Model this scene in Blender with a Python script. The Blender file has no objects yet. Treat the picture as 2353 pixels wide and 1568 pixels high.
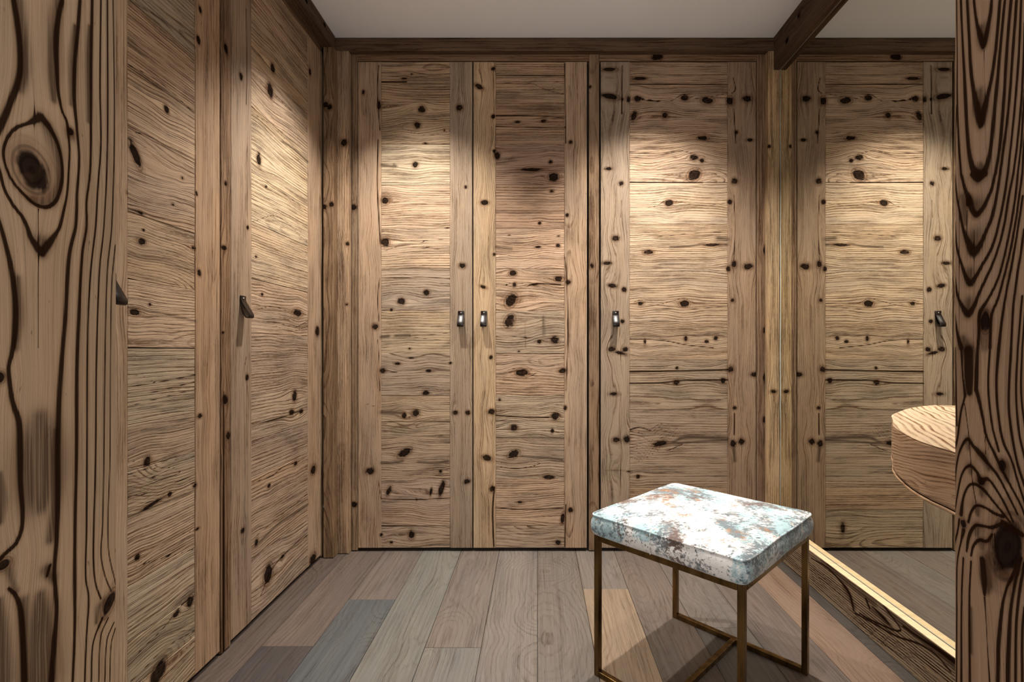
import bpy, math, random
import numpy as np
from mathutils import Vector

# ------------------------------------------------------------------ camera, world, lights, exposure
EYE = 0.865                      # camera height above the floor
F = 1130.0                       # focal length in pixels of the 2353 x 1568 frame
U0, V0 = 1235.0, 800.0           # where the optical axis meets the frame (shift lens)
HC = 2.168                       # ceiling height
sc = bpy.context.scene
col = sc.collection

cam_d = bpy.data.cameras.new('camera')
cam = bpy.data.objects.new('camera', cam_d)
col.objects.link(cam)
cam.location = (0, 0, EYE)
cam.rotation_euler = (math.radians(90), 0, 0)
cam_d.sensor_width = 36.0
cam_d.lens = F / 2353.0 * 36.0
cam_d.shift_x = (2353 / 2 - U0) / 2353.0
cam_d.shift_y = -(1568 / 2 - V0) / 2353.0
cam_d.clip_start = 0.02
sc.camera = cam

sc.view_settings.view_transform = 'Standard'
sc.view_settings.look = 'None'
sc.view_settings.gamma = 1.0
sc.view_settings.use_curve_mapping = False
sc.view_settings.exposure = 0.22

world = bpy.data.worlds.new('world')
sc.world = world
world.use_nodes = True
world.node_tree.nodes['Background'].inputs[0].default_value = (1.0, 0.93, 0.86, 1)
world.node_tree.nodes['Background'].inputs[1].default_value = 1.1

def add_light(name, kind, loc, energy, color, size=0.1, rot=(0, 0, 0), size_y=None, spot=None, blend=0.5):
    d = bpy.data.lights.new(name, kind)
    d.energy = energy
    d.color = color
    if kind == 'AREA':
        d.size = size
        if size_y:
            d.shape = 'RECTANGLE'
            d.size_y = size_y
    else:
        d.shadow_soft_size = size
    if kind == 'SPOT':
        d.spot_size = math.radians(spot)
        d.spot_blend = blend
    o = bpy.data.objects.new(name, d)
    col.objects.link(o)
    o.location = loc
    o.rotation_euler = rot
    return o

WARM = (1.0, 0.94, 0.85)
DOWN = [(-0.49, 1.71, 150.0, 96), (0.47, 1.71, 165.0, 96), (-0.35, 1.02, 13.0, 110), (0.44, 1.10, 42.0, 68)]
for (lx, ly, le, ls) in DOWN:
    add_light('downlight_lamp', 'SPOT', (lx, ly, HC - 0.012), le, WARM, size=0.016, spot=ls, blend=1.0)
# soft fill added behind the camera to brighten the room, no lamp known there
add_light('camera_side_fill', 'AREA', (0.0, -0.9, 1.15), 15.5, (1.0, 0.97, 0.94), size=1.8, size_y=1.8, rot=(math.radians(90), 0, 0))

# ------------------------------------------------------------------ helpers
WLOC = {}

def tag(o, label=None, cat=None, group=None, kind=None):
    if label: o['label'] = label
    if cat: o['category'] = cat
    if group: o['group'] = group
    if kind: o['kind'] = kind
    return o

def place(o, w, parent):
    """put o at world point w, child of parent (no rotations anywhere above it)"""
    col.objects.link(o)
    WLOC[o.name] = Vector(w)
    if parent is not None:
        o.parent = parent
        o.location = Vector(w) - WLOC[parent.name]
    else:
        o.location = w
    return o

def empty(name, w, parent=None, **kw):
    o = bpy.data.objects.new(name, None)
    o.empty_display_size = 0.05
    place(o, w, parent)
    return tag(o, **kw)

def mk(name, verts, faces, mat, parent=None, attrs=None, smooth=False, origin=None, color=None, **kw):
    v = np.asarray(verts, dtype=np.float64).reshape(-1, 3)
    lo, hi = v.min(0), v.max(0)
    c = np.array([(lo[0] + hi[0]) / 2, (lo[1] + hi[1]) / 2, lo[2]]) if origin is None else np.array(origin, float)
    me = bpy.data.meshes.new(name)
    me.from_pydata((v - c).tolist(), [], [list(map(int, f)) for f in faces])
    if attrs:
        for k, a in attrs.items():
            at = me.attributes.new(k, 'FLOAT_VECTOR', 'POINT')
            at.data.foreach_set('vector', np.asarray(a, dtype=np.float32).ravel())
    mats = mat if isinstance(mat, (list, tuple)) else [mat]
    for m in mats:
        me.materials.append(m)
    if smooth:
        me.polygons.foreach_set('use_smooth', [True] * len(me.polygons))
    me.update()
    o = bpy.data.objects.new(name, me)
    if color is not None:
        o.color = (color[0], color[1], color[2], 1)
    place(o, tuple(c), parent)
    return tag(o, **kw)

class MB:
    def __init__(s):
        s.v = []; s.f = []; s.m = []
    def add(s, v, f, mi=0):
        b = len(s.v)
        s.v += [tuple(p) for p in v]
        s.f += [tuple(i + b for i in q) for q in f]
        s.m += [mi] * len(f)
    def box(s, lo, hi, mi=0, bev=0.0):
        x0, y0, z0 = lo; x1, y1, z1 = hi
        if bev <= 0:
            v = [(x0, y0, z0), (x1, y0, z0), (x1, y1, z0), (x0, y1, z0), (x0, y0, z1), (x1, y0, z1), (x1, y1, z1), (x0, y1, z1)]
            f = [(0, 3, 2, 1), (4, 5, 6, 7), (0, 1, 5, 4), (1, 2, 6, 5), (2, 3, 7, 6), (3, 0, 4, 7)]
            s.add(v, f, mi)
            return
        import bmesh
        bm = bmesh.new()
        bmesh.ops.create_cube(bm, size=1)
        for p in bm.verts:
            p.co = Vector(((x0 + x1) / 2 + p.co.x * (x1 - x0), (y0 + y1) / 2 + p.co.y * (y1 - y0), (z0 + z1) / 2 + p.co.z * (z1 - z0)))
        bmesh.ops.bevel(bm, geom=list(bm.edges), offset=bev, segments=2, affect='EDGES', profile=0.5)
        bm.verts.index_update()
        s.add([tuple(p.co) for p in bm.verts], [tuple(q.index for q in f.verts) for f in bm.faces], mi)
        bm.free()
    def tube(s, pts, r, n=8, closed=False, mi=0):
        pts = [Vector(p) for p in pts]
        N = len(pts); rings = []
        up = Vector((0, 0, 1))
        for i, p in enumerate(pts):
            a = pts[(i - 1) % N] if (closed or i > 0) else p
            b = pts[(i + 1) % N] if (closed or i < N - 1) else p
            t = (b - a).normalized()
            u = t.cross(up)
            if u.length < 1e-4: u = t.cross(Vector((1, 0, 0)))
            u.normalize(); w = u.cross(t).normalized()
            rings.append([p + (u * math.cos(2 * math.pi * k / n) + w * math.sin(2 * math.pi * k / n)) * r for k in range(n)])
        v = [q for ring in rings for q in ring]; f = []
        for i in range(N if closed else N - 1):
            j = (i + 1) % N
            for k in range(n):
                f.append((i * n + k, i * n + (k + 1) % n, j * n + (k + 1) % n, j * n + k))
        if not closed:
            f.append(tuple(range(n - 1, -1, -1))); f.append(tuple((N - 1) * n + k for k in range(n)))
        s.add(v, f, mi)
    def build(s, name, mat, parent=None, smooth=False, xf=None, **kw):
        v = s.v if xf is None else [xf(p) for p in s.v]
        o = mk(name, v, s.f, mat, parent, smooth=smooth, **kw)
        if any(s.m):
            o.data.polygons.foreach_set('material_index', s.m)
        return o

# smooth value noise (numpy)
def _h(ix, iy, seed):
    n = np.sin(ix * 127.1 + iy * 311.7 + seed * 74.7) * 43758.5453
    return n - np.floor(n)
def vn(x, y, seed=0.0):
    x = np.asarray(x, float); y = np.asarray(y, float) + 0 * x
    ix, iy = np.floor(x), np.floor(y)
    fx, fy = x - ix, y - iy
    fx = fx * fx * (3 - 2 * fx); fy = fy * fy * (3 - 2 * fy)
    a = _h(ix, iy, seed); b = _h(ix + 1, iy, seed); c = _h(ix, iy + 1, seed); d = _h(ix + 1, iy + 1, seed)
    return (a + (b - a) * fx + (c - a) * fy + (a - b - c + d) * fx * fy) * 2 - 1

# ------------------------------------------------------------------ materials
def nd(nt, t, **kw):
    n = nt.nodes.new(t)
    for k, v in kw.items():
        setattr(n, k, v)
    return n

class G:
    """tiny node graph helper"""
    def __init__(s, name):
        s.m = bpy.data.materials.new(name); s.m.use_nodes = True
        s.nt = s.m.node_tree
        s.b = s.nt.nodes['Principled BSDF']
    def L(s, a, b): s.nt.links.new(a, b)
    def put(s, sock, v):
        if hasattr(v, 'links') or isinstance(v, bpy.types.NodeSocket): s.L(v, sock)
        else: sock.default_value = v
    def math(s, op, a, b=0.0, c=0.0, clamp=False):
        n = nd(s.nt, 'ShaderNodeMath', operation=op, use_clamp=clamp)
        s.put(n.inputs[0], a); s.put(n.inputs[1], b); s.put(n.inputs[2], c)
        return n.outputs[0]
    def ss(s, x, lo, hi, a=0.0, b=1.0):
        n = nd(s.nt, 'ShaderNodeMapRange', interpolation_type='SMOOTHSTEP')
        s.put(n.inputs[0], x); n.inputs[1].default_value = lo; n.inputs[2].default_value = hi
        n.inputs[3].default_value = a; n.inputs[4].default_value = b
        return n.outputs[0]
    def mix(s, f, a, b, mode='MIX'):
        n = nd(s.nt, 'ShaderNodeMix', data_type='RGBA', blend_type=mode)
        s.put(n.inputs[0], f)
        for i, q in ((6, a), (7, b)):
            if isinstance(q, tuple) and len(q) == 3: q = q + (1,)
            s.put(n.inputs[i], q)
        return n.outputs[2]
    def noise(s, vec, scale, det=2.0, rough=0.5, dist=0.0):
        m = nd(s.nt, 'ShaderNodeMapping'); s.L(vec, m.inputs[0]); m.inputs['Scale'].default_value = scale
        n = nd(s.nt, 'ShaderNodeTexNoise'); s.L(m.outputs[0], n.inputs['Vector'])
        n.inputs['Scale'].default_value = 1.0; n.inputs['Detail'].default_value = det
        n.inputs['Roughness'].default_value = rough; n.inputs['Distortion'].default_value = dist
        return n.outputs['Fac']
    def attr(s, name):
        n = nd(s.nt, 'ShaderNodeAttribute', attribute_name=name)
        return n.outputs['Vector']

def wood_material(name, late=(0.27, 0.205, 0.16), line=0.75, fiber=0.35, grey=0.35, greycol=(0.9, 0.93, 0.93),
                  bump=0.5, rough=0.62, knotcol=(0.006, 0.0035, 0.003), wob=0.35, stroke=(0.014, 0.006, 0.003), edge=(0.55, 0.92),
                  spec=0.12, fs=(3, 330, 1), soft=0.0):
    g = G(name)
    gr = g.attr('grain'); wd = g.attr('wood')
    sep = nd(g.nt, 'ShaderNodeSeparateXYZ'); g.L(wd, sep.inputs[0])
    ph, q, st = sep.outputs
    f1 = g.noise(gr, fs, 3.0, 0.65)
    f2 = g.noise(gr, (1.3, 90, 1), 2.0, 0.5)
    f3 = g.noise(gr, (2.2, 12, 1), 3.0, 0.55, 0.3)
    f4 = g.noise(gr, (5.0, 24, 2.3), 3.0, 0.6, 0.4)
    f5 = g.noise(gr, (60, 220, 1), 2.0, 0.6)
    p = g.math('ADD', ph, g.math('MULTIPLY', g.math('SUBTRACT', f2, 0.5), wob))
    fr = g.math('FRACT', p)
    up = g.ss(fr, edge[0], edge[1]); dn = g.ss(fr, 0.95, 1.0, 1.0, 0.0)
    ln = g.math('MULTIPLY', up, dn)
    wn = nd(g.nt, 'ShaderNodeTexWhiteNoise', noise_dimensions='1D')
    g.L(g.math('FLOOR', p), wn.inputs['W'])
    stren = g.math('MULTIPLY_ADD', wn.outputs[0], 0.75, 0.25)
    stren = g.math('MULTIPLY', stren, g.ss(f3, 0.30, 0.62, 0.35, 1.15))
    f6 = g.noise(gr, (8, 150, 1), 3.0, 0.6)
    stren = g.math('MULTIPLY', stren, g.ss(f6, 0.32, 0.60, 0.35, 1.25))
    lines = g.math('MULTIPLY', ln, g.math('MULTIPLY', stren, line), clamp=True)
    # fine hair lines across the early wood
    fine = g.ss(f1, 0.36, 0.56, 1.0, 0.0)
    fine = g.math('MULTIPLY', fine, fiber)
    f7 = g.noise(gr, (10, 700, 1), 2.0, 0.7)
    fine = g.math('ADD', fine, g.math('MULTIPLY', g.ss(f7, 0.35, 0.60, 1.0, 0.0), fiber * 0.5))
    dark = g.math('ADD', lines, g.math('MULTIPLY', fine, g.ss(f4, 0.3, 0.7, 0.35, 1.3)), clamp=True)
    oi = nd(g.nt, 'ShaderNodeObjectInfo')
    base = oi.outputs['Color']
    base = g.mix(g.ss(f3, 0.25, 0.75), base, g.mix(1.0, base, (1.16, 1.10, 1.02), 'MULTIPLY'))
    base = g.mix(g.math('MULTIPLY', g.ss(f4, 0.50, 0.78), grey), base, g.mix(1.0, base, greycol, 'MULTIPLY'))
    base = g.mix(g.math('MULTIPLY', g.ss(f2, 0.50, 0.72), 0.42), base, g.mix(1.0, base, (0.62, 0.55, 0.50), 'MULTIPLY'))
    f8 = g.noise(gr, (45, 420, 1), 3.0, 0.75)
    dark = g.math('MULTIPLY', dark, g.ss(f8, 0.30, 0.62, 0.55, 1.25), clamp=True)
    pit = g.math('MULTIPLY', g.ss(f8, 0.60, 0.72), fiber * 0.9)
    dark = g.math('MAXIMUM', dark, g.math('MULTIPLY', pit, g.ss(f4, 0.40, 0.60, 0.3, 1.0)))
    base = g.mix(g.math('MULTIPLY', g.ss(f6, 0.54, 0.72), 0.5), base, g.mix(1.0, base, (1.30, 1.30, 1.28), 'MULTIPLY'))
    c = g.mix(dark, base, g.mix(1.0, base, late, 'MULTIPLY'))
    # specks of dirt and worm holes
    spk = g.math('MULTIPLY', g.ss(f5, 0.70, 0.78), 0.55)
    c = g.mix(spk, c, (0.05, 0.03, 0.02))
    # soft brown staining along the fibres
    stn = g.attr('stain')
    sx_ = nd(g.nt, 'ShaderNodeSeparateXYZ'); g.L(stn, sx_.inputs[0])
    sm = g.math('MULTIPLY', sx_.outputs[0], g.math('ADD', g.ss(f1, 0.38, 0.62, 0.45, 1.0), g.math('MULTIPLY', f2, 0.4)), clamp=True)
    c = g.mix(g.math('MULTIPLY', sm, 0.88), c, (0.040, 0.020, 0.010))
    # knots: q is the distance from the knot in knot radii
    qn = g.math('ADD', q, g.math('MULTIPLY', g.math('SUBTRACT', f5, 0.5), 0.9))
    qn = g.math('ADD', qn, g.math('MULTIPLY', g.math('SUBTRACT', f2, 0.5), 0.5))
    halo = g.math('MULTIPLY', g.ss(qn, 0.9, 1.9, 1.0, 0.0), 0.55)
    c = g.mix(halo, c, g.mix(1.0, base, (0.42, 0.30, 0.22), 'MULTIPLY'))
    ring = g.math('MULTIPLY', g.ss(g.math('SINE', g.math('MULTIPLY', q, 13.0)), 0.2, 0.9), g.ss(q, 1.9, 0.8, 0.0, 0.5))
    c = g.mix(ring, c, knotcol)
    core = g.ss(qn, 0.70, 1.05, 1.0, 0.0)
    c = g.mix(g.math('MULTIPLY', core, 0.94), c, g.mix(g.math('MULTIPLY', g.ss(f5, 0.50, 0.70), 0.5), knotcol, (0.045, 0.022, 0.014)))
    # hand placed late wood bands / stains (st = distance in band widths)
    sn = g.math('ADD', st, g.math('MULTIPLY', g.math('SUBTRACT', f1, 0.5), 0.9 if soft else 0.5))
    sn = g.math('ADD', sn, g.math('MULTIPLY', g.math('SUBTRACT', f2, 0.5), soft))
    band = g.ss(sn, 0.55, 1.25, 0.96, 0.0)
    c = g.mix(band, c, stroke)
    halo2 = g.math('MULTIPLY', g.ss(sn, 1.0, 2.4, 1.0, 0.0), 0.38)
    c = g.mix(halo2, c, g.mix(1.0, c, (0.52, 0.38, 0.28), 'MULTIPLY'))
    g.L(c, g.b.inputs['Base Color'])
    g.b.inputs['Roughness'].default_value = rough
    g.L(g.math('MULTIPLY', g.math('SUBTRACT', 1.0, g.math('MAXIMUM', core, band)), spec), g.b.inputs['Specular IOR Level'])
    h = g.math('MULTIPLY', dark, -1.0)
    h = g.math('SUBTRACT', h, g.math('MULTIPLY', core, 0.6))
    h = g.math('SUBTRACT', h, g.math('MULTIPLY', band, 0.8))
    h = g.math('ADD', h, g.math('MULTIPLY', f1, 0.5))
    bp = nd(g.nt, 'ShaderNodeBump'); bp.inputs['Strength'].default_value = bump; bp.inputs['Distance'].default_value = 0.0012
    g.L(h, bp.inputs['Height']); g.L(bp.outputs[0], g.b.inputs['Normal'])
    return g.m

def plain(name, c, rough=0.6, metal=0.0, spec=0.5, bumpscale=None, bstr=0.2, var=0.0, vs=(20, 20, 20)):
    g = G(name)
    g.b.inputs['Base Color'].default_value = (*c, 1)
    g.b.inputs['Roughness'].default_value = rough
    g.b.inputs['Metallic'].default_value = metal
    g.b.inputs['Specular IOR Level'].default_value = spec
    tc = nd(g.nt, 'ShaderNodeTexCoord')
    if var:
        n = g.noise(tc.outputs['Object'], vs, 3.0)
        lo = tuple(x * (1 - var) for x in c); hi = tuple(min(1, x * (1 + var)) for x in c)
        g.L(g.mix(g.ss(n, 0.3, 0.7), lo, hi), g.b.inputs['Base Color'])
        g.L(g.ss(n, 0.2, 0.8, rough * 0.8, min(1, rough * 1.2)), g.b.inputs['Roughness'])
    if bumpscale:
        n = g.noise(tc.outputs['Object'], (bumpscale,) * 3, 3.0)
        bp = nd(g.nt, 'ShaderNodeBump'); bp.inputs['Strength'].default_value = bstr; bp.inputs['Distance'].default_value = 0.002
        g.L(n, bp.inputs['Height']); g.L(bp.outputs[0], g.b.inputs['Normal'])
    return g.m

M_PANEL = wood_material('old_spruce_planks', line=1.10, fiber=0.62, grey=0.60, greycol=(0.70, 0.76, 0.82), bump=1.0)
M_STILE = wood_material('old_spruce_stiles', line=0.42, fiber=0.50, grey=0.60, greycol=(0.80, 0.84, 0.86), bump=0.5)
M_BEAM = wood_material('dark_old_spruce', line=0.9, fiber=0.6, grey=0.4, greycol=(0.5, 0.5, 0.5), bump=0.9)
M_JAMB = wood_material('brushed_larch_jamb', line=0.10, fiber=0.16, grey=0.25, greycol=(0.86, 0.9, 0.84), bump=0.30, soft=0.35, fs=(9, 900, 1))
M_SKIRT = wood_material('burnt_larch_skirting', late=(0.10, 0.055, 0.04), line=1.5, fiber=0.35, grey=0.2, bump=0.6, edge=(0.30, 0.62), wob=0.15)
M_APRON = wood_material('brushed_larch_apron', late=(0.38, 0.27, 0.19), line=0.9, fiber=0.3, grey=0.2, bump=0.4, edge=(0.4, 0.75), wob=0.2)
M_DESK = wood_material('brushed_larch_desk', late=(0.28, 0.17, 0.10), line=1.3, fiber=0.15, grey=0.1, bump=0.6, edge=(0.45, 0.8), wob=0.25)
M_FLOOR = wood_material('smoked_oak_floor', late=(0.50, 0.44, 0.40), line=0.55, fiber=0.40, grey=0.5, greycol=(0.78, 0.86, 0.93), bump=0.15, rough=0.42, wob=0.8, spec=0.35)
M_CORE = plain('blackened_core_board', (0.020, 0.014, 0.010), 0.9, var=0.3)
M_WALL = plain('painted_plaster_wall', (0.55, 0.50, 0.45), 0.9, bumpscale=60, var=0.03)
M_CEIL = plain('white_plaster_ceiling', (0.84, 0.86, 0.92), 0.95, bumpscale=80, bstr=0.05, var=0.015, vs=(2, 2, 2))
M_STRAP = plain('dark_brown_leather', (0.010, 0.006, 0.005), 0.24, spec=0.32, bumpscale=300, bstr=0.12)
M_BOLT = plain('burnished_bolt', (0.25, 0.23, 0.22), 0.3, 1.0)
M_BRASS = plain('aged_brass', (0.17, 0.105, 0.040), 0.30, 1.0, var=0.35, vs=(40, 40, 8))
M_LAMP = plain('lamp_ring_white', (0.8, 0.8, 0.8), 0.4)
M_GAP = plain('dark_shadow_gap', (0.01, 0.008, 0.006), 0.9, var=0.2)

g = G('mirror_silvering')
g.b.inputs['Base Color'].default_value = (0.80, 0.80, 0.73, 1)
g.b.inputs['Metallic'].default_value = 1.0
g.b.inputs['Roughness'].default_value = 0.0
M_MIRROR = g.m
M_MEDGE = plain('mirror_polished_edge', (0.55, 0.62, 0.62), 0.12, 0.6)

g = G('lit_lamp_disc')
g.b.inputs['Emission Color'].default_value = (1, 0.85, 0.66, 1)
g.b.inputs['Emission Strength'].default_value = 6.0
M_DISC = g.m

# distressed velvet of the stool: off-white ground, teal / slate / rust patches
g = G('distressed_velvet')
tc = nd(g.nt, 'ShaderNodeTexCoord'); ob = tc.outputs['Object']
big = g.noise(ob, (9, 9, 12), 4.0, 0.6, 0.6)
big2 = g.noise(ob, (13, 10, 14), 4.0, 0.62, 0.7)
mm = nd(g.nt, 'ShaderNodeMapping'); g.L(ob, mm.inputs[0]); mm.inputs['Location'].default_value = (3.3, 7.1, 1.7)
big3 = g.noise(mm.outputs[0], (8, 8, 11), 4.0, 0.6, 0.5)
mm2 = nd(g.nt, 'ShaderNodeMapping'); g.L(ob, mm2.inputs[0]); mm2.inputs['Location'].default_value = (11.3, 2.1, 5.7)
big4 = g.noise(mm2.outputs[0], (9, 9, 10), 4.0, 0.6, 0.4)
scr = g.noise(ob, (90, 150, 120), 4.0, 0.75, 0.4)
c = (0.62, 0.61, 0.60)
c = g.mix(g.math('MULTIPLY', g.ss(g.math('ADD', big, g.math('MULTIPLY', g.math('SUBTRACT', scr, 0.5), 0.55)), 0.46, 0.58), 0.85), c, (0.22, 0.37, 0.42))
c = g.mix(g.math('MULTIPLY', g.ss(g.math('ADD', big2, g.math('MULTIPLY', g.math('SUBTRACT', scr, 0.5), 0.75)), 0.49, 0.60), 0.85), c, (0.075, 0.09, 0.105))
c = g.mix(g.math('MULTIPLY', g.ss(g.math('ADD', big3, g.math('MULTIPLY', g.math('SUBTRACT', scr, 0.5), -0.65)), 0.59, 0.66), 0.95), c, (0.21, 0.085, 0.020))
c = g.mix(g.math('MULTIPLY', g.ss(g.math('ADD', big4, g.math('MULTIPLY', g.math('SUBTRACT', scr, 0.5), 0.60)), 0.58, 0.65), 0.85), c, (0.085, 0.038, 0.024))
c = g.mix(g.math('MULTIPLY', g.ss(scr, 0.56, 0.66), 0.65), c, (0.07, 0.07, 0.08))
c = g.mix(g.math('MULTIPLY', g.ss(scr, 0.40, 0.32), 0.6), c, (0.72, 0.72, 0.72))
g.L(c, g.b.inputs['Base Color'])
g.b.inputs['Roughness'].default_value = 0.85
g.b.inputs['Sheen Weight'].default_value = 0.25
bp = nd(g.nt, 'ShaderNodeBump'); bp.inputs['Strength'].default_value = 0.35; bp.inputs['Distance'].default_value = 0.0015
g.L(scr, bp.inputs['Height']); g.L(bp.outputs[0], g.b.inputs['Normal'])
M_FABRIC = g.m

# ------------------------------------------------------------------ boards with grain computed around their knots
class Plane:
    def __init__(s, O, Hd, Zd, N):
        s.O, s.H, s.Z, s.N = (np.array(x, float) for x in (O, Hd, Zd, N))
    def pt(s, h, z, n):
        return s.O + h[:, None] * s.H + z[:, None] * s.Z + n[:, None] * s.N

def sd_strokes(h, z, strokes):
    """smallest distance to a set of poly-lines, each in units of its own half width"""
    out = np.full(h.shape, 5.0)
    for pts, w in strokes:
        ws = w if isinstance(w, (list, tuple)) else [w] * len(pts)
        P = np.column_stack([np.array(pts, float), np.array(ws, float)])
        lo, hi, mw = P[:, :2].min(0), P[:, :2].max(0), 3 * max(ws)
        if hi[0] < h.min() - mw or lo[0] > h.max() + mw or hi[1] < z.min() - mw or lo[1] > z.max() + mw: continue
        if len(P) > 2:      # centripetal-ish Catmull-Rom
            E = np.vstack([2 * P[0] - P[1], P, 2 * P[-1] - P[-2]]); Q = []
            for i in range(1, len(E) - 2):
                l0, l1, l2 = (np.hypot(*(E[j + 1] - E[j])[:2]) + 1e-9 for j in (i - 1, i, i + 1))
                m1 = ((E[i] - E[i-1]) / l0 * l1 + (E[i+1] - E[i])) / (l0 + l1) * l1 if False else (E[i+1] - E[i-1]) * (l1 / (l0 + l1))
                m2 = (E[i+2] - E[i]) * (l1 / (l1 + l2))
                for u in (0, 0.2, 0.4, 0.6, 0.8):
                    Q.append((2*u**3 - 3*u**2 + 1) * E[i] + (u**3 - 2*u**2 + u) * m1 + (-2*u**3 + 3*u**2) * E[i+1] + (u**3 - u**2) * m2)
            Q.append(P[-1]); P = np.array(Q); P[:, 2] = np.maximum(P[:, 2], min(ws) * 0.7)
        pts = [tuple(p[:2]) for p in P]; ws = list(P[:, 2])
        for (a, b, wa, wb) in zip(pts[:-1], pts[1:], ws[:-1], ws[1:]):
            ax, az = a; bx, bz = b
            m = max(wa, wb) * 3
            k = np.where((h > min(ax, bx) - m) & (h < max(ax, bx) + m) & (z > min(az, bz) - m) & (z < max(az, bz) + m))[0]
            if len(k) == 0: continue
            dx, dz = bx - ax, bz - az
            L2 = dx * dx + dz * dz + 1e-12
            t = np.clip(((h[k] - ax) * dx + (z[k] - az) * dz) / L2, 0, 1)
            d = np.hypot(h[k] - ax - t * dx, z[k] - az - t * dz) / (wa + (wb - wa) * t)
            out[k] = np.minimum(out[k], d)
    return out

SEED = [0]
def field(h, z, rect, grain, knots, spacing, strokes, rnd, pith=None, bend=0.35):
    h0, h1, z0, z1 = rect
    if grain == 'h':
        a, b, L, W, b00 = h - h0, z - z0, h1 - h0, z1 - z0, z0
    else:
        a, b, L, W, b00 = z - z0, h - h0, z1 - z0, h1 - h0, h0
    seed = rnd.random() * 50
    q = np.full(h.shape, 5.0)
    bb = b + 0.0022 * vn(a * 4, b * 8, seed) + 0.0004 * vn(a * 22, b * 30, seed + 3)
    for (kh, kz, rh, rz, ang) in knots:
        ca, sa = math.cos(ang), math.sin(ang)
        dh, dz = h - kh, z - kz
        e1 = (dh * ca + dz * sa) / rh; e2 = (-dh * sa + dz * ca) / rz
        q = np.minimum(q, np.sqrt(e1 * e1 + e2 * e2))
        if grain == 'h': ka, kb, r = kh - h0, kz - z0, max(rz, 0.003)
        else: ka, kb, r = kz - z0, kh - h0, max(rh, 0.003)
        da, db = a - ka, bb - kb
        s = r * 1.25 * np.exp(-(da / (3.4 * r)) ** 2) * np.exp(-np.abs(db) / (4.5 * r))
        bb = kb + np.sign(db) * (np.sqrt(db * db + s * s) - s) + 0.0
    if pith is None:
        pith = (rnd.choice([-1, 1]) * rnd.uniform(0.1, 1.6) * W + W / 2, rnd.uniform(0.012, 0.05))
    p0, d0 = pith
    d = d0 * (1 + bend * vn(a * 3.2, 0 * a, seed + 9) + 0.5 * bend * vn(a * 9, 0 * a, seed + 12))
    r = np.sqrt((bb - p0) ** 2 + d * d)
    ph = r / spacing + 20
    grainv = np.stack([a + seed, bb + seed * 0.37, np.full(h.shape, seed)], 1)
    hard = [q_ for q_ in (strokes or []) if len(q_) == 2]; soft_ = [q_[:2] for q_ in (strokes or []) if len(q_) == 3]
    st = sd_strokes(h, z, hard) if hard else np.full(h.shape, 5.0)
    global STAIN
    STAIN = np.exp(-(sd_strokes(h, z, soft_) * 0.85) ** 2) if soft_ else np.zeros(h.shape)
    woodv = np.stack([ph, q, st], 1)
    return grainv, woodv

def axis(lo, hi, cell, fine=None):
    """grid lines; fine=(lo,hi,cell) adds a denser span"""
    if fine is None:
        n = max(2, int(round((hi - lo) / cell)))
        return np.linspace(lo, hi, n + 1)
    f0, f1, fc = max(lo, fine[0]), min(hi, fine[1]), fine[2]
    parts = []
    if f0 - lo > 1e-4: parts.append(np.linspace(lo, f0, max(1, int((f0 - lo) / cell)) + 1)[:-1])
    parts.append(np.linspace(f0, f1, max(1, int((f1 - f0) / fc)) + 1))
    if hi - f1 > 1e-4: parts.append(np.linspace(f1, hi, max(1, int((hi - f1) / cell)) + 1)[1:])
    return np.concatenate(parts)

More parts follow.
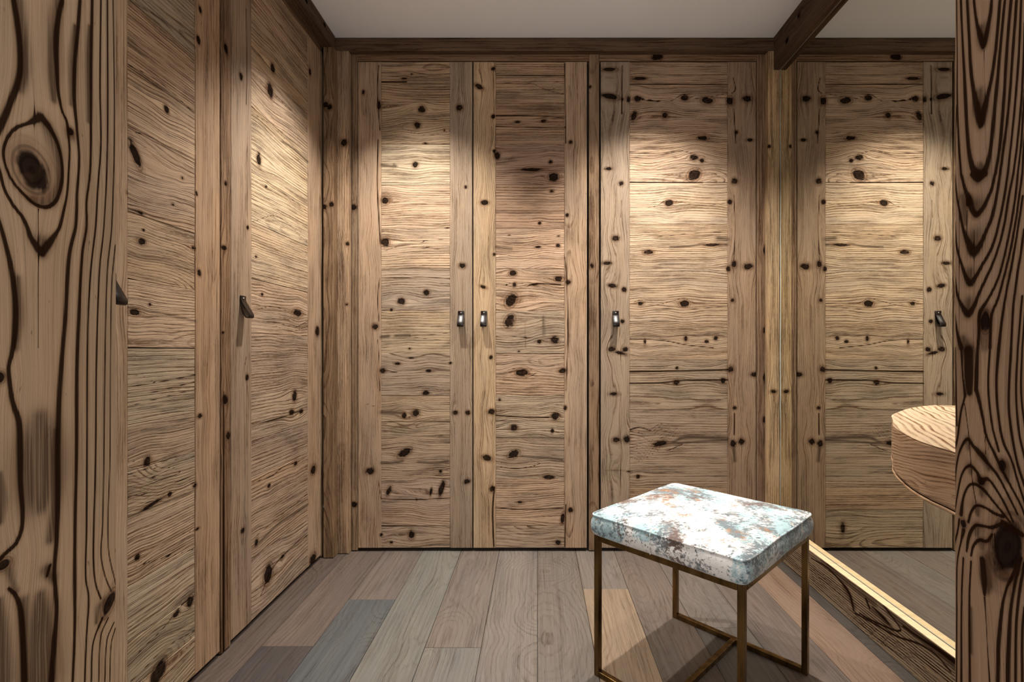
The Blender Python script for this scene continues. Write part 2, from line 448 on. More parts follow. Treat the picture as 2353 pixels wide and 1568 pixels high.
def board(name, plane, rect, grain, mat, color, parent, T=0.012, n0=0.0, knots=(), spacing=0.011, strokes=None, cell=0.005,
          seed=0, pith=None, bend=0.35, bev=0.0012, fh=None, fz=None, axes=None, **kw):
    rnd = random.Random(seed)
    lum = 0.3 * color[0] + 0.59 * color[1] + 0.11 * color[2]
    color = tuple(x + (lum - x) * 0.10 for x in color)
    h0, h1, z0, z1 = rect
    km = 0.03
    kk = [k for k in knots if h0 - km < k[0] < h1 + km and z0 - km < k[1] < z1 + km]
    kk = [k for k in kk if (h0 <= k[0] <= h1 and z0 <= k[1] <= z1) or (h0 - k[2] * 1.2 < k[0] < h1 + k[2] * 1.2 and z0 - k[3] * 1.2 < k[1] < z1 + k[3] * 1.2)]
    ch, cz = (cell * 1.6, cell) if grain == 'h' else (cell, cell * 1.6)
    H = axis(h0 + bev, h1 - bev, ch, fh); Z = axis(z0 + bev, z1 - bev, cz, fz)
    HE = np.concatenate([[h0 - T, h0], H, [h1, h1 + T]]); ZE = np.concatenate([[z0 - T, z0], Z, [z1, z1 + T]])
    nh, nz = len(HE), len(ZE)
    hh, zz = np.meshgrid(HE, ZE, indexing='ij'); hh = hh.ravel(); zz = zz.ravel()
    gv, wv = field(hh, zz, rect, grain, kk, spacing, strokes, rnd, pith, bend)
    ih, iz = np.meshgrid(np.arange(nh), np.arange(nz), indexing='ij'); ih = ih.ravel(); iz = iz.ravel()
    n = np.full(hh.shape, n0)
    n[(ih == 1) | (ih == nh - 2) | (iz == 1) | (iz == nz - 2)] = n0 - bev
    n[(ih == 0) | (ih == nh - 1) | (iz == 0) | (iz == nz - 1)] = n0 - T
    pos = plane.pt(np.clip(hh, h0, h1), np.clip(zz, z0, z1), n)
    I, J = np.meshgrid(np.arange(nh - 1), np.arange(nz - 1), indexing='ij'); I = I.ravel(); J = J.ravel()
    keep = ~(((I == 0) | (I == nh - 2)) & ((J == 0) | (J == nz - 2)))
    I, J = I[keep], J[keep]
    f = np.stack([I * nz + J, (I + 1) * nz + J, (I + 1) * nz + J + 1, I * nz + J + 1], 1).tolist()
    f.append([nz - 1, (nh - 1) * nz + nz - 1, (nh - 1) * nz, 0])
    # close the four little corner slots of the rim
    return mk(name, pos, f, mat, parent, attrs={'grain': gv, 'wood': wv, 'stain': np.stack([STAIN] * 3, 1)}, color=color, **kw)

BACK = Plane((0, 2.09, 0), (1, 0, 0), (0, 0, 1), (0, -1, 0))
LEFT = Plane((-0.89, 0, 0), (0, 1, 0), (0, 0, 1), (1, 0, 0))
FLOOR = Plane((0, 0, 0), (1, 0, 0), (0, 1, 0), (0, 0, 1))

def bx(px, Y=2.09): return (px - U0) / F * Y                      # back wall: frame column -> X
def bz(py, Y=2.09): return EYE + (V0 - py) / F * Y                # frame row -> height
def bk(px, py, rx, ry=None, ang=0, Y=2.09):                       # knot on the back wall
    ry = ry or rx
    return (bx(px, Y), bz(py, Y), rx / F * Y, ry / F * Y, -math.radians(ang))
def ly(px, X=0.89): return F * X / (U0 - px)                      # left wall: frame column -> Y
def lk(px, py, rx, ry, ang=0, X=0.89):
    Y = ly(px, X)
    return (Y, EYE + (V0 - py) / F * Y, rx * Y * Y / (F * X), ry / F * Y, -math.radians(ang))

def jig(c, rnd, a=0.08):
    k = 1 + rnd.uniform(-a, a)
    return tuple(x * k * (1 + rnd.uniform(-0.03, 0.03)) for x in c)

# ------------------------------------------------------------------ room structure
WX0, WX1, WY0, WY1 = -1.50, 1.06, 0.25, 2.70
m = MB(); m.box((WX0, WY0 - 0.6, -0.05), (WX1, WY1, -0.012))
floor = m.build('floor', M_GAP, label='plank floor of smoked oak boards in brown and blue grey tones', cat='floor', kind='structure')
m = MB(); m.box((WX0, WY0, HC), (WX1, WY1, HC + 0.05))
m.build('ceiling', M_CEIL, label='plain off-white plaster ceiling above the wardrobes', cat='ceiling', kind='structure')
m = MB(); m.box((WX0, WY1, 0), (WX1, WY1 + 0.05, HC))
m.build('wall_back', M_WALL, label='plastered wall behind the back wardrobes', cat='wall', kind='structure')
m = MB(); m.box((WX0 - 0.05, WY0, 0), (WX0, WY1, HC))
m.build('wall_left', M_WALL, label='plastered wall behind the left wardrobes', cat='wall', kind='structure')
m = MB(); m.box((1.031, WY0, 0), (WX1 + 0.05, WY1, HC))
m.build('wall_right', M_WALL, label='wall that carries the large mirror', cat='wall', kind='structure')
JL, JR, JY = -0.385, 0.3815, 0.45
m = MB()
m.box((WX0, WY0 + 0.02, 0), (JL - 0.03, JY - 0.004, HC)); m.box((JR + 0.03, WY0 + 0.02, 0), (1.031, JY - 0.004, HC)); m.box((JL - 0.03, WY0 + 0.02, 2.06), (JR + 0.03, JY - 0.004, HC))
m.build('wall_front', M_WALL, label='wall with the doorway the camera looks through', cat='wall', kind='structure')

# floor boards: (x0, x1, [(y0, y1, colour)...])
BRN = (0.118, 0.093, 0.077); ROSE = (0.150, 0.121, 0.100); DKG = (0.075, 0.066, 0.064); BLG = (0.105, 0.107, 0.110)
GBR = (0.175, 0.145, 0.125); LTG = (0.172, 0.160, 0.150); TAN = (0.260, 0.190, 0.130)
W6 = 0.1627
fl = [(-0.97, -4.93 * W6, [(0.25, 1.05, ROSE), (1.05, 2.2, BRN)]),
      (-4.93 * W6, -4 * W6, [(0.25, 1.4257, DKG), (1.4257, 2.2, ROSE)]),
      (-4 * W6, -3 * W6, [(0.25, 0.62, BRN), (0.62, 1.690, BLG), (1.690, 2.2, GBR)]),
      (-3 * W6, -2 * W6, [(0.25, 0.95, GBR), (0.95, 2.2, LTG)]),
      (-2 * W6, -1 * W6, [(0.25, 1.4197, LTG), (1.4197, 2.2, GBR)]),
      (-1 * W6, 0, [(0.25, 0.8, BLG), (0.8, 2.2, (0.190, 0.165, 0.145))]),
      (0, W6, [(0.25, 0.9, ROSE), (0.9, 2.2, (0.165, 0.135, 0.120))]),
      (W6, 2 * W6, [(0.25, 1.765, TAN), (1.765, 2.2, GBR)]),
      (2 * W6, 3 * W6, [(0.25, 1.1, DKG), (1.1, 2.2, (0.155, 0.122, 0.100))]),
      (3 * W6, 4 * W6, [(0.25, 1.52, (0.150, 0.130, 0.115)), (1.52, 2.2, GBR)]),
      (4 * W6, 5 * W6, [(0.25, 0.8, BRN), (0.8, 2.2, ROSE)]),
      (5 * W6, 5.85 * W6, [(0.25, 1.18, (0.165, 0.14, 0.12)), (1.18, 2.2, (0.25, 0.165, 0.115))]),
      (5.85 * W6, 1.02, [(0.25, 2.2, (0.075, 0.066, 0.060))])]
rr = random.Random(5)
k = 0
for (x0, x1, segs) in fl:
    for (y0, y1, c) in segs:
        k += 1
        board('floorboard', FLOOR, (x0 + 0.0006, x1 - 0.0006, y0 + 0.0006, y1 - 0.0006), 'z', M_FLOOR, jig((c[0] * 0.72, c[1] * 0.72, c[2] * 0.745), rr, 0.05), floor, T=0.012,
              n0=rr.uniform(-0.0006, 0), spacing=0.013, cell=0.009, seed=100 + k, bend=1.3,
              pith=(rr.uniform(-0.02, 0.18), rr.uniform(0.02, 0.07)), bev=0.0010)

# ------------------------------------------------------------------ colours of the old wood
PAN = (0.450, 0.325, 0.215); PAN_R = (0.390, 0.258, 0.165); PAN_G = (0.370, 0.290, 0.215); PAN_L = (0.500, 0.375, 0.255)
STI = (0.370, 0.258, 0.172); STI_G = (0.300, 0.225, 0.160); STI_Y = (0.430, 0.305, 0.185)
BEAM = (0.130, 0.078, 0.045)

HW = 0.0262
def handle(plane, h, ztop, parent):
    prof = [(0.0035, 0), (0.0038, -0.014), (0.0075, -0.021), (0.0150, -0.034), (0.0225, -0.046), (0.0275, -0.055), (0.0285, -0.060), (0.0270, -0.0655),
            (0.0225, -0.068), (0.0165, -0.0655), (0.0110, -0.056), (0.0060, -0.043), (0.0030, -0.028), (0.0008, -0.014), (0.0006, 0)]
    v = []; f = []
    n = len(prof)
    # outer skin and inner skin make a strap 2.4 mm thick
    nor = []
    for i in range(n):
        a = prof[max(0, i - 1)]; b = prof[min(n - 1, i + 1)]
        t = (b[0] - a[0], b[1] - a[1]); l = math.hypot(*t) or 1
        nor.append((-t[1] / l, t[0] / l))
    out = prof
    inn = [(max(0.0004, p[0] - q[0] * 0.0024), p[1] - q[1] * 0.0024) if 2 < i < 12 else (p[0] - (0.0012 if i <= 2 else -0.0008), p[1]) for i, (p, q) in enumerate(zip(prof, nor))]
    cols = [-HW / 2, -HW / 2 + 0.0012, HW / 2 - 0.0012, HW / 2]
    for ring, off in ((out, 1), (inn, -1)):
        for p in ring:
            for ci, cx in enumerate(cols):
                e = 0.0005 * off if ci in (0, 3) else 0
                v.append((h + cx, ztop + p[1], p[0] - e))
    C = 4
    for i in range(n - 1):
        for c in range(C - 1):
            a = i * C + c
            f.append((a, a + C, a + C + 1, a + 1))
            b = n * C + a
            f.append((b, b + 1, b + C + 1, b + C))
        a = i * C; b = n * C + a
        f.append((a, b, b + C, a + C)); a += 3; b += 3
        f.append((a, a + C, b + C, b))
    mi = [0] * len(f)
    # bolt head
    base = len(v); NB = 12
    for r, hgt in ((0.0038, 0.0036), (0.0034, 0.0052), (0.0018, 0.0060)):
        for k in range(NB):
            an = 2 * math.pi * k / NB
            v.append((h + r * math.cos(an), ztop - 0.0085 + r * math.sin(an), hgt))
    for j in range(2):
        for k in range(NB):
            f.append((base + j * NB + k, base + j * NB + (k + 1) % NB, base + (j + 1) * NB + (k + 1) % NB, base + (j + 1) * NB + k)); mi.append(1)
    f.append(tuple(base + 2 * NB + k for k in range(NB))); mi.append(1)
    a = np.array(v)
    pos = plane.pt(a[:, 0], a[:, 1], a[:, 2] + 0.0005)
    o = mk('strap_handle', pos, f, [M_STRAP, M_BOLT], parent, smooth=True, label='folded dark brown leather strap handle with a burnished bolt')
    o.data.polygons.foreach_set('material_index', mi)
    return o

TOPZ, BOTZ = 1.217 + EYE, 0.0145
def door(plane, parent, h0, h1, sl, sr, joints, knots, seed, pcols, scols, hand=None, strokes=None, detail=True, spacing=0.0105, snote=None, mat=None):
    """one wardrobe door: core board, two stiles, a field of horizontal planks"""
    rnd = random.Random(seed)
    m = MB(); a = np.array([(h0, BOTZ, -0.030), (h1, BOTZ, -0.030), (h1, TOPZ, -0.030), (h0, TOPZ, -0.030), (h0, BOTZ, -0.0125), (h1, BOTZ, -0.0125), (h1, TOPZ, -0.0125), (h0, TOPZ, -0.0125)])
    p = plane.pt(a[:, 0], a[:, 1], a[:, 2])
    core = mk('door', p, [(0, 3, 2, 1), (4, 5, 6, 7), (0, 1, 5, 4), (1, 2, 6, 5), (2, 3, 7, 6), (3, 0, 4, 7)], M_CORE, parent)
    cell = 0.0046 if detail else 0.02
    board('stile', plane, (h0, sl, BOTZ, TOPZ), 'z', M_STILE, scols[0], core, knots=knots, spacing=spacing * 0.8, cell=cell, seed=seed * 31 + 1, bend=0.25, strokes=strokes)
    board('stile', plane, (sr, h1, BOTZ, TOPZ), 'z', M_STILE, scols[1], core, knots=knots, spacing=spacing * 0.8, cell=cell, seed=seed * 31 + 2, bend=0.25, strokes=strokes)
    zs = [TOPZ] + joints + [BOTZ]
    for i in range(len(zs) - 1):
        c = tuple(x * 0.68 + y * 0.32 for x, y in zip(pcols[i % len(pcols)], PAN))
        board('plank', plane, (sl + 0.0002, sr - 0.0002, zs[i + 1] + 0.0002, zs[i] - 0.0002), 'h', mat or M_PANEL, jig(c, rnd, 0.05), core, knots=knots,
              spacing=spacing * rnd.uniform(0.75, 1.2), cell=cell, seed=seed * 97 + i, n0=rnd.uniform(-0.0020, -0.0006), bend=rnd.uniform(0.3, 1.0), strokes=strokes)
    if hand is not None:
        handle(plane, hand, EYE + 0.1572, core)
    return core

def carcass(name_parent, lo, hi):
    m = MB(); m.box(lo, hi)
    return m.build('carcass', M_CORE, name_parent)

# knots of the back doors, read column, row, half width, half height, tilt
K1 = [bk(969, 251, 8.5), bk(958, 287, 8.5), bk(954, 379, 7.5), bk(885, 461, 10), bk(885, 557, 11), bk(922, 693, 9, 9), bk(980, 673, 8, 7), bk(978, 903, 9, 6),
      bk(955, 950, 10, 9, -20), bk(928, 955, 6, 8), bk(930, 1041, 19, 9, -35), bk(893, 1130, 5, 12, 20), bk(990, 1131, 3, 11, 10), bk(1015, 1122, 6, 20, 15), bk(945, 1230, 8, 11),
      bk(1012, 1084, 4), bk(880, 852, 8, 7), bk(913, 836, 8, 4), bk(899, 1248, 4), bk(871, 243, 5, 12), bk(790, 328, 9),
      bk(1056, 248, 8), bk(1062, 611, 9, 7), bk(1046, 949, 7, 5), bk(1075, 949, 6), bk(1073, 1107, 8, 6, -25), bk(862, 751, 8, 8), bk(850, 1083, 11, 8, -10), bk(1070, 430, 4),
      bk(946, 170, 4, 2), bk(977, 329, 6, 2.5), bk(941, 802, 4, 3), bk(1035, 835, 5, 3), bk(876, 1230, 4), bk(928, 180, 8, 2.5), bk(985, 853, 7, 4), bk(899, 712, 4), bk(835, 212, 4, 6),
      bk(1028, 524, 5, 2), bk(1021, 299, 3, 3), bk(945, 823, 10, 2)]
K2 = [bk(1100, 199, 12, 6, 28), bk(1114, 466, 10, 6), bk(1272, 407, 13, 11), bk(1142, 358, 7, 9), bk(1249, 278, 9, 4), bk(1189, 280, 8, 3), bk(1268, 440, 6, 4), bk(1240, 513, 4),
      bk(1178, 628, 10, 8), bk(1284, 641, 11, 8), bk(1174, 691, 13, 19, 30), bk(1171, 738, 12, 17, 30), bk(1274, 781, 10, 9), bk(1239, 786, 5), bk(1199, 857, 16, 9),
      bk(1293, 853, 9, 7), bk(1276, 957, 11, 9), bk(1181, 984, 10, 8), bk(1269, 991, 4, 6), bk(1180, 1045, 16, 10, -30), bk(1261, 1097, 14, 5), bk(1293, 1192, 5, 16, 8),
      bk(1282, 1248, 7, 6), bk(1133, 268, 5), bk(1136, 347, 4), bk(1111, 660, 9, 4, 20), bk(1128, 822, 5), bk(1130, 947, 10, 7), bk(1119, 1053, 13, 7, 15), bk(1130, 1125, 6, 9),
      bk(1311, 327, 5), bk(1303, 495, 5), bk(1306, 649, 6), bk(1311, 1173, 6), bk(1299, 938, 4, 6), bk(1135, 585, 4), bk(1170, 540, 4, 2), bk(1283, 543, 4, 2), bk(1222, 390, 25, 4),
      bk(1282, 565, 6, 5), bk(1235, 568, 8, 3), bk(1228, 655, 10, 2.5), bk(1182, 655, 5), bk(1192, 808, 4, 2), bk(1148, 919, 4), bk(1265, 372, 5), bk(1133, 158, 5), bk(1195, 1155, 8, 3)]
K3 = [bk(1465, 227, 11, 7), bk(1574, 224, 9, 8), bk(1626, 231, 16, 9), bk(1457, 267, 8, 13, 15), bk(1528, 265, 8, 9), bk(1595, 362, 10, 7), bk(1613, 369, 6), bk(1537, 467, 10, 8), bk(1595, 402, 18, 14, -40),
      bk(1615, 317, 14, 6), bk(1573, 698, 13, 9), bk(1472, 698, 8, 5), bk(1554, 879, 8, 7), bk(1662, 875, 7), bk(1490, 580, 14, 6), bk(1624, 785, 5), bk(1645, 777, 6), bk(1576, 778, 5, 8),
      bk(1482, 786, 3, 8), bk(1466, 1096, 5), bk(1632, 1215, 6, 14), bk(1677, 232, 9, 11), bk(1717, 227, 12, 8), bk(1692, 304, 5), bk(1723, 322, 9, 4), bk(1688, 417, 8), bk(1677, 464, 6),
      bk(1687, 608, 7, 9), bk(1719, 613, 12, 8), bk(1674, 618, 5, 8), bk(1684, 691, 5), bk(1679, 849, 8, 8), bk(1735, 861, 11, 6), bk(1684, 1020, 8, 9), bk(1704, 1015, 8), bk(1688, 938, 5),
      bk(1402, 222, 22, 8, 10), bk(1444, 228, 5, 8), bk(1430, 228, 4), bk(1398, 388, 10, 4), bk(1427, 422, 6), bk(1415, 548, 9, 7), bk(1394, 605, 12, 5), bk(1407, 657, 12, 5, 10), bk(1434, 666, 6),
      bk(1411, 906, 11, 5), bk(1416, 1012, 11, 7), bk(1440, 1010, 8, 9), bk(1400, 160, 20, 6), bk(1415, 1082, 26, 1.6), bk(1430, 739, 5), bk(1405, 803, 9, 6), bk(1425, 812, 16, 4, 15), bk(1437, 803, 7, 5),
      bk(1517, 1020, 18, 7, -12), bk(1445, 1085, 6, 2), bk(1636, 563, 20, 4), bk(1556, 846, 4), bk(1470, 180, 18, 4)]
def bs(lst, Y=2.09):
    return [([(bx(x, Y), bz(y, Y)) for x, y in pts], w * 0.5 / F * Y) if w < 3.9 else ([(bx(x, Y), bz(y, Y)) for x, y in pts], w * 0.55 / F * Y, 1) for pts, w in lst]
S1 = bs([([(876, 273), (960, 273), (1034, 277)], 1.3), ([(876, 331), (960, 331), (1034, 332)], 1.5), ([(877, 638), (930, 639), (960, 637), (1034, 641)], 2.2), ([(876, 1064), (905, 1064), (925, 1060)], 5), ([(960, 1062), (1000, 1065), (1030, 1060)], 4.5),
         ([(876, 1147), (950, 1149), (1034, 1145)], 2.6), ([(876, 971), (930, 969), (1034, 970)], 2.2), ([(877, 188), (935, 188)], 3.5), ([(876, 204), (1034, 205)], 2.2), ([(876, 1209), (1000, 1211)], 2), ([(876, 948), (925, 950)], 7), ([(880, 853), (912, 856)], 2.6),
         ([(876, 775), (893, 773)], 6), ([(908, 772), (940, 771)], 5), ([(940, 772), (1000, 768), (1034, 765)], 1.6), ([(940, 774), (990, 780), (1034, 783)], 1.6), ([(870, 150), (867, 210), (873, 300)], 2.6), ([(869, 320), (867, 430), (874, 560)], 3),
         ([(872, 640), (868, 690), (871, 740)], 2.2), ([(868, 780), (871, 830), (873, 900)], 2), ([(925, 1083), (1030, 1080)], 1.6), ([(940, 1095), (1034, 1092)], 1.2), ([(885, 541), (908, 540), (945, 553), (1034, 549)], 1.3), ([(885, 576), (920, 566), (970, 570), (1034, 575)], 1.5),
         ([(1034, 552), (980, 553), (966, 561), (985, 568), (1034, 568)], 1.2), ([(840, 928), (860, 934), (874, 937)], 1.6), ([(958, 1142), (958, 1158)], 2), ([(869, 1105), (875, 1145)], 2), ([(900, 283), (940, 301), (985, 311), (1034, 300)], 1.2), ([(876, 379), (910, 383), (905, 378)], 5)])
S2 = bs([([(1139, 955), (1200, 959), (1262, 960)], 3.4), ([(1139, 968), (1297, 969)], 2.2), ([(1197, 1049), (1240, 1052), (1292, 1057)], 4), ([(1139, 1167), (1200, 1172), (1295, 1168)], 2.8), ([(1139, 568), (1175, 572)], 6), ([(1139, 172), (1297, 174)], 2.4),
         ([(1215, 656), (1235, 652), (1290, 655)], 3.2), ([(1139, 773), (1165, 772), (1205, 776), (1280, 779)], 2.0), ([(1134, 160), (1135, 270)], 2.4), ([(1136, 1120), (1132, 1180), (1135, 1258)], 3.6), ([(1298, 145), (1300, 330)], 2.6), ([(1298, 590), (1303, 650), (1305, 760), (1301, 900)], 2.4),
         ([(1300, 1160), (1298, 1258)], 2.6), ([(1249, 728), (1250, 770)], 4), ([(1206, 735), (1207, 800)], 2.4), ([(1175, 857), (1165, 853), (1175, 849), (1200, 846), (1232, 857), (1205, 869), (1172, 866)], 1.6), ([(1139, 192), (1215, 190), (1255, 206), (1297, 217)], 1.8),
         ([(1295, 187), (1272, 190), (1270, 202), (1290, 205)], 1.4), ([(1139, 265), (1230, 266), (1297, 271)], 2.6), ([(1139, 290), (1297, 294)], 2), ([(1154, 1060), (1150, 1072), (1190, 1078), (1240, 1066), (1220, 1058)], 1.6), ([(1139, 1075), (1240, 1074)], 1.6), ([(1160, 655), (1185, 649), (1215, 657), (1185, 662), (1162, 656)], 1.3)])
S3 = bs([([(1447, 193), (1672, 194)], 2), ([(1475, 229), (1514, 233)], 3), ([(1447, 349), (1520, 353), (1565, 347), (1600, 355)], 2), ([(1447, 362), (1530, 360), (1600, 367)], 1.4), ([(1447, 419), (1616, 420)], 2.4), ([(1540, 568), (1580, 566), (1618, 560)], 4), ([(1650, 548), (1672, 550)], 8), ([(1650, 561), (1672, 562)], 5),
         ([(1500, 545), (1600, 536), (1672, 532)], 1.6), ([(1447, 780), (1520, 782), (1570, 792), (1640, 800)], 2.4), ([(1447, 855), (1560, 853), (1672, 850)], 3.6), ([(1447, 882), (1520, 880), (1560, 876), (1600, 874), (1672, 874)], 3.2), ([(1505, 1026), (1540, 1020), (1572, 1006), (1672, 1009)], 6), ([(1545, 1020), (1600, 1016), (1672, 1012)], 4),
         ([(1447, 988), (1470, 983), (1495, 990)], 3), ([(1530, 1038), (1550, 1030), (1570, 1020)], 2), ([(1684, 178), (1690, 205), (1682, 215)], 2.4), ([(1686, 250), (1691, 330)], 2.6), ([(1686, 450), (1689, 520), (1686, 600)], 2.2), ([(1688, 950), (1687, 1000)], 3), ([(1686, 1028), (1689, 1060)], 6), ([(1430, 150), (1429, 262)], 3), ([(1428, 460), (1427, 500)], 2.2),
         ([(1427, 905), (1428, 980), (1427, 1060), (1425, 1140)], 1.8), ([(1425, 780), (1428, 860)], 1.6), ([(1455, 695), (1475, 690), (1500, 702), (1560, 688), (1575, 686), (1600, 699), (1672, 698)], 1.6), ([(1447, 709), (1520, 710), (1572, 712), (1672, 704)], 2), ([(1447, 477), (1500, 476), (1537, 460), (1600, 472), (1672, 466)], 1.4), ([(1447, 222), (1540, 232), (1570, 216), (1600, 226), (1672, 214)], 1.5)]
        + [([(1447 + r * math.sin(math.radians(a)), 1080 - r * math.cos(math.radians(a)) * 1.05) for a in (0, 12, 24, 36, 48, 58)], 1.5) for r in range(28, 90, 7)]
        + [([(1528 + r * math.sin(math.radians(a)), 1018 - r * math.cos(math.radians(a))) for a in (-50, -25, 0, 25, 55)], 1.3) for r in range(8, 50, 6)])
J12 = [bz(y) for y in (234, 331, 425, 525, 618, 715, 812, 909, 1006, 1101, 1209)]
J3 = [bz(y) for y in (193, 304, 419, 515, 617, 739, 828, 942, 1057, 1123, 1172)]

# ---- double wardrobe on the back wall
wr = empty('wardrobe', ((bx(822) + bx(1377)) / 2, 2.09, 0), label='wide two-door wardrobe of old spruce planks at the left of the back wall', cat='wardrobe', group='old wood wardrobes')
carcass(wr, (bx(822), 2.126, 0.0), (bx(1378), 2.64, HC - 0.002))
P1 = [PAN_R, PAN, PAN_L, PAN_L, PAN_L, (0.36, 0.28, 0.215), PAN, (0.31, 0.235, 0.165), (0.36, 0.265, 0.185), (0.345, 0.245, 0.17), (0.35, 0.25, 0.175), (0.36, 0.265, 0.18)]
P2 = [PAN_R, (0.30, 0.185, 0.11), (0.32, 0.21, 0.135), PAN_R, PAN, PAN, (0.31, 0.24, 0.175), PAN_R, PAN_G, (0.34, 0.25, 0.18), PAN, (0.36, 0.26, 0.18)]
door(BACK, wr, bx(822.8), bx(1085.2), bx(876), bx(1034), J12, K1, 11, P1, (STI, STI_G), hand=bx(1059.5), strokes=S1)
door(BACK, wr, bx(1087.8), bx(1348.6), bx(1139), bx(1297), J12, K2, 12, P2, (STI_Y, STI), hand=bx(1112), strokes=S2)
board('frame_rail', BACK, (bx(821.8), bx(1353), bz(139.5), bz(121)), 'h', M_BEAM, (0.23, 0.135, 0.075), wr, T=0.03, seed=61, cell=0.006)
board('frame_post', BACK, (bx(1353.3), bx(1376.6), 0.004, bz(121)), 'z', M_BEAM, (0.25, 0.16, 0.095), wr, T=0.03, n0=0.001, seed=62, cell=0.006, knots=[bk(1360, 612, 5, 7), bk(1356, 200, 4)])
board('frame_post', BACK, (bx(808), bx(821.4), 0.004, bz(121)), 'z', M_BEAM, (0.25, 0.17, 0.105), wr, T=0.03, seed=63, cell=0.006, knots=[bk(813, 476, 9, 7, 10), bk(813, 1160, 9, 7, 10)])
# ---- single wardrobe on the back wall
wr = empty('wardrobe', ((bx(1378) + bx(1756)) / 2, 2.09, 0), label='single-door wardrobe of old spruce planks in the right corner next to the mirror', cat='wardrobe', group='old wood wardrobes')
carcass(wr, (bx(1378.5), 2.126, 0.0), (1.028, 2.64, HC - 0.002))
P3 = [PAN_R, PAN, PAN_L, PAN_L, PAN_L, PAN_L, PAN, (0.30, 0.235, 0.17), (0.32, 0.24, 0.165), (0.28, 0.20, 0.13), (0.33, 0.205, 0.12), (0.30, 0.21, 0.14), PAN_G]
door(BACK, wr, bx(1380.6), bx(1737.2), bx(1447), bx(1672), J3, K3, 13, P3, (STI_G, (0.30, 0.205, 0.135)), hand=bx(1414.5), spacing=0.0095, strokes=S3)
board('frame_rail', BACK, (bx(1377.2), bx(1738.8), bz(139.5), bz(121)), 'h', M_BEAM, (0.25, 0.15, 0.085), wr, T=0.03, seed=64, cell=0.006, knots=[bk(1510, 130, 13, 10)])
board('frame_post', BACK, (bx(1739), bx(1758), 0.004, bz(121)), 'z', M_BEAM, (0.25, 0.16, 0.10), wr, T=0.03, n0=0.001, seed=65, cell=0.005, knots=[bk(1757, 575, 4, 12), bk(1757, 965, 5, 8), bk(1757, 870, 4, 12), bk(1756, 760, 3, 8)])

# ---- wardrobes on the left wall
KA = [lk(628, 157, 5, 11), lk(622, 208, 8, 16, 10), lk(596, 366, 5, 16), lk(554, 176, 4, 9), lk(712, 165, 3, 9), lk(569, 523, 3, 5), lk(568, 868, 4, 8), lk(729, 762, 5, 12), lk(720, 1080, 7, 12),
      lk(678, 910, 6, 14), lk(671, 948, 6, 8), lk(693, 946, 5, 6), lk(590, 1247, 5, 9, 20), lk(620, 1330, 12, 26, 15), lk(558, 1220, 5, 7), lk(719, 1285, 8, 14), lk(680, 1066, 5, 6),
      lk(619, 1117, 4), lk(604, 677, 3, 5), lk(630, 840, 9, 5), lk(648, 858, 8, 5)] if False else \
     [lk(a, b, c, d, e) for (a, b, c, d, e) in ((628, 157, 5, 11, 0), (622, 208, 8, 18, 10), (596, 366, 5, 16, 0), (554, 176, 4, 9, 0), (712, 165, 3, 10, 0), (569, 523, 3, 5, 0), (568, 868, 4, 8, 0), (729, 762, 5, 12, 0),
       (720, 1080, 7, 12, 0), (678, 910, 6, 14, 0), (671, 948, 6, 8, 0), (693, 946, 5, 6, 0), (590, 1247, 5, 10, 20), (617, 1320, 11, 24, 15), (558, 1220, 5, 7, 0), (719, 1285, 8, 14, 0),
       (680, 1066, 5, 6, 0), (619, 1117, 4, 5, 0), (604, 677, 3, 5, 0), (685, 720, 12, 9, 0), (650, 1280, 6, 4, 0), (612, 430, 3, 4, 0), (589, 590, 3, 4, 0))]
KB = [lk(a, b, c, d, e) for (a, b, c, d, e) in ((312, 355, 10, 34, -28), (456, 92, 5, 10, -20), (460, 22, 4, 9, -20), (383, 252, 6, 10, -20), (324, 489, 8, 5, 10), (327, 555, 11, 9, 0), (331, 529, 4, 4, 0),
       (445, 570, 5, 6, 0), (457, 627, 5, 9, -30), (310, 718, 14, 10, 0), (340, 1060, 9, 13, 10), (390, 1137, 6, 6, 0), (459, 957, 7, 6, 0), (318, 1280, 7, 9, 20), (405, 1412, 8, 7, 0), (438, 1383, 8, 14, 0),
       (365, 1545, 16, 30, 40), (454, 1216, 6, 4, 0), (353, 1098, 8, 3, 0), (448, 1117, 5, 6, 0), (398, 470, 4, 4, 0), (420, 410, 4, 4, 0), (292, 443, 3, 5, 0), (345, 700, 5, 4, 0), (350, 1160, 30, 5, -10), (452, 445, 3, 6, 0))]
JA = [EYE + z for z in (1.06, 0.90, 0.753, 0.549, 0.394, 0.217, 0.045, -0.150, -0.285, -0.41, -0.511, -0.66)]
JB = [EYE + z for z in (1.05, 0.90, 0.76, 0.612, 0.48, 0.298, 0.15, 0.0, -0.168, -0.27, -0.369, -0.52, -0.643, -0.75)]
def ls_(lst, X=0.89):
    out = []
    for pts, w in lst:
        P = [(ly(x), EYE + (V0 - y) / F * ly(x)) for x, y in pts]
        q_ = (P, [w * 0.5 / F * p[0] for p in P])
        out.append(q_ if w < 3.9 else q_ + (1,))
    return out
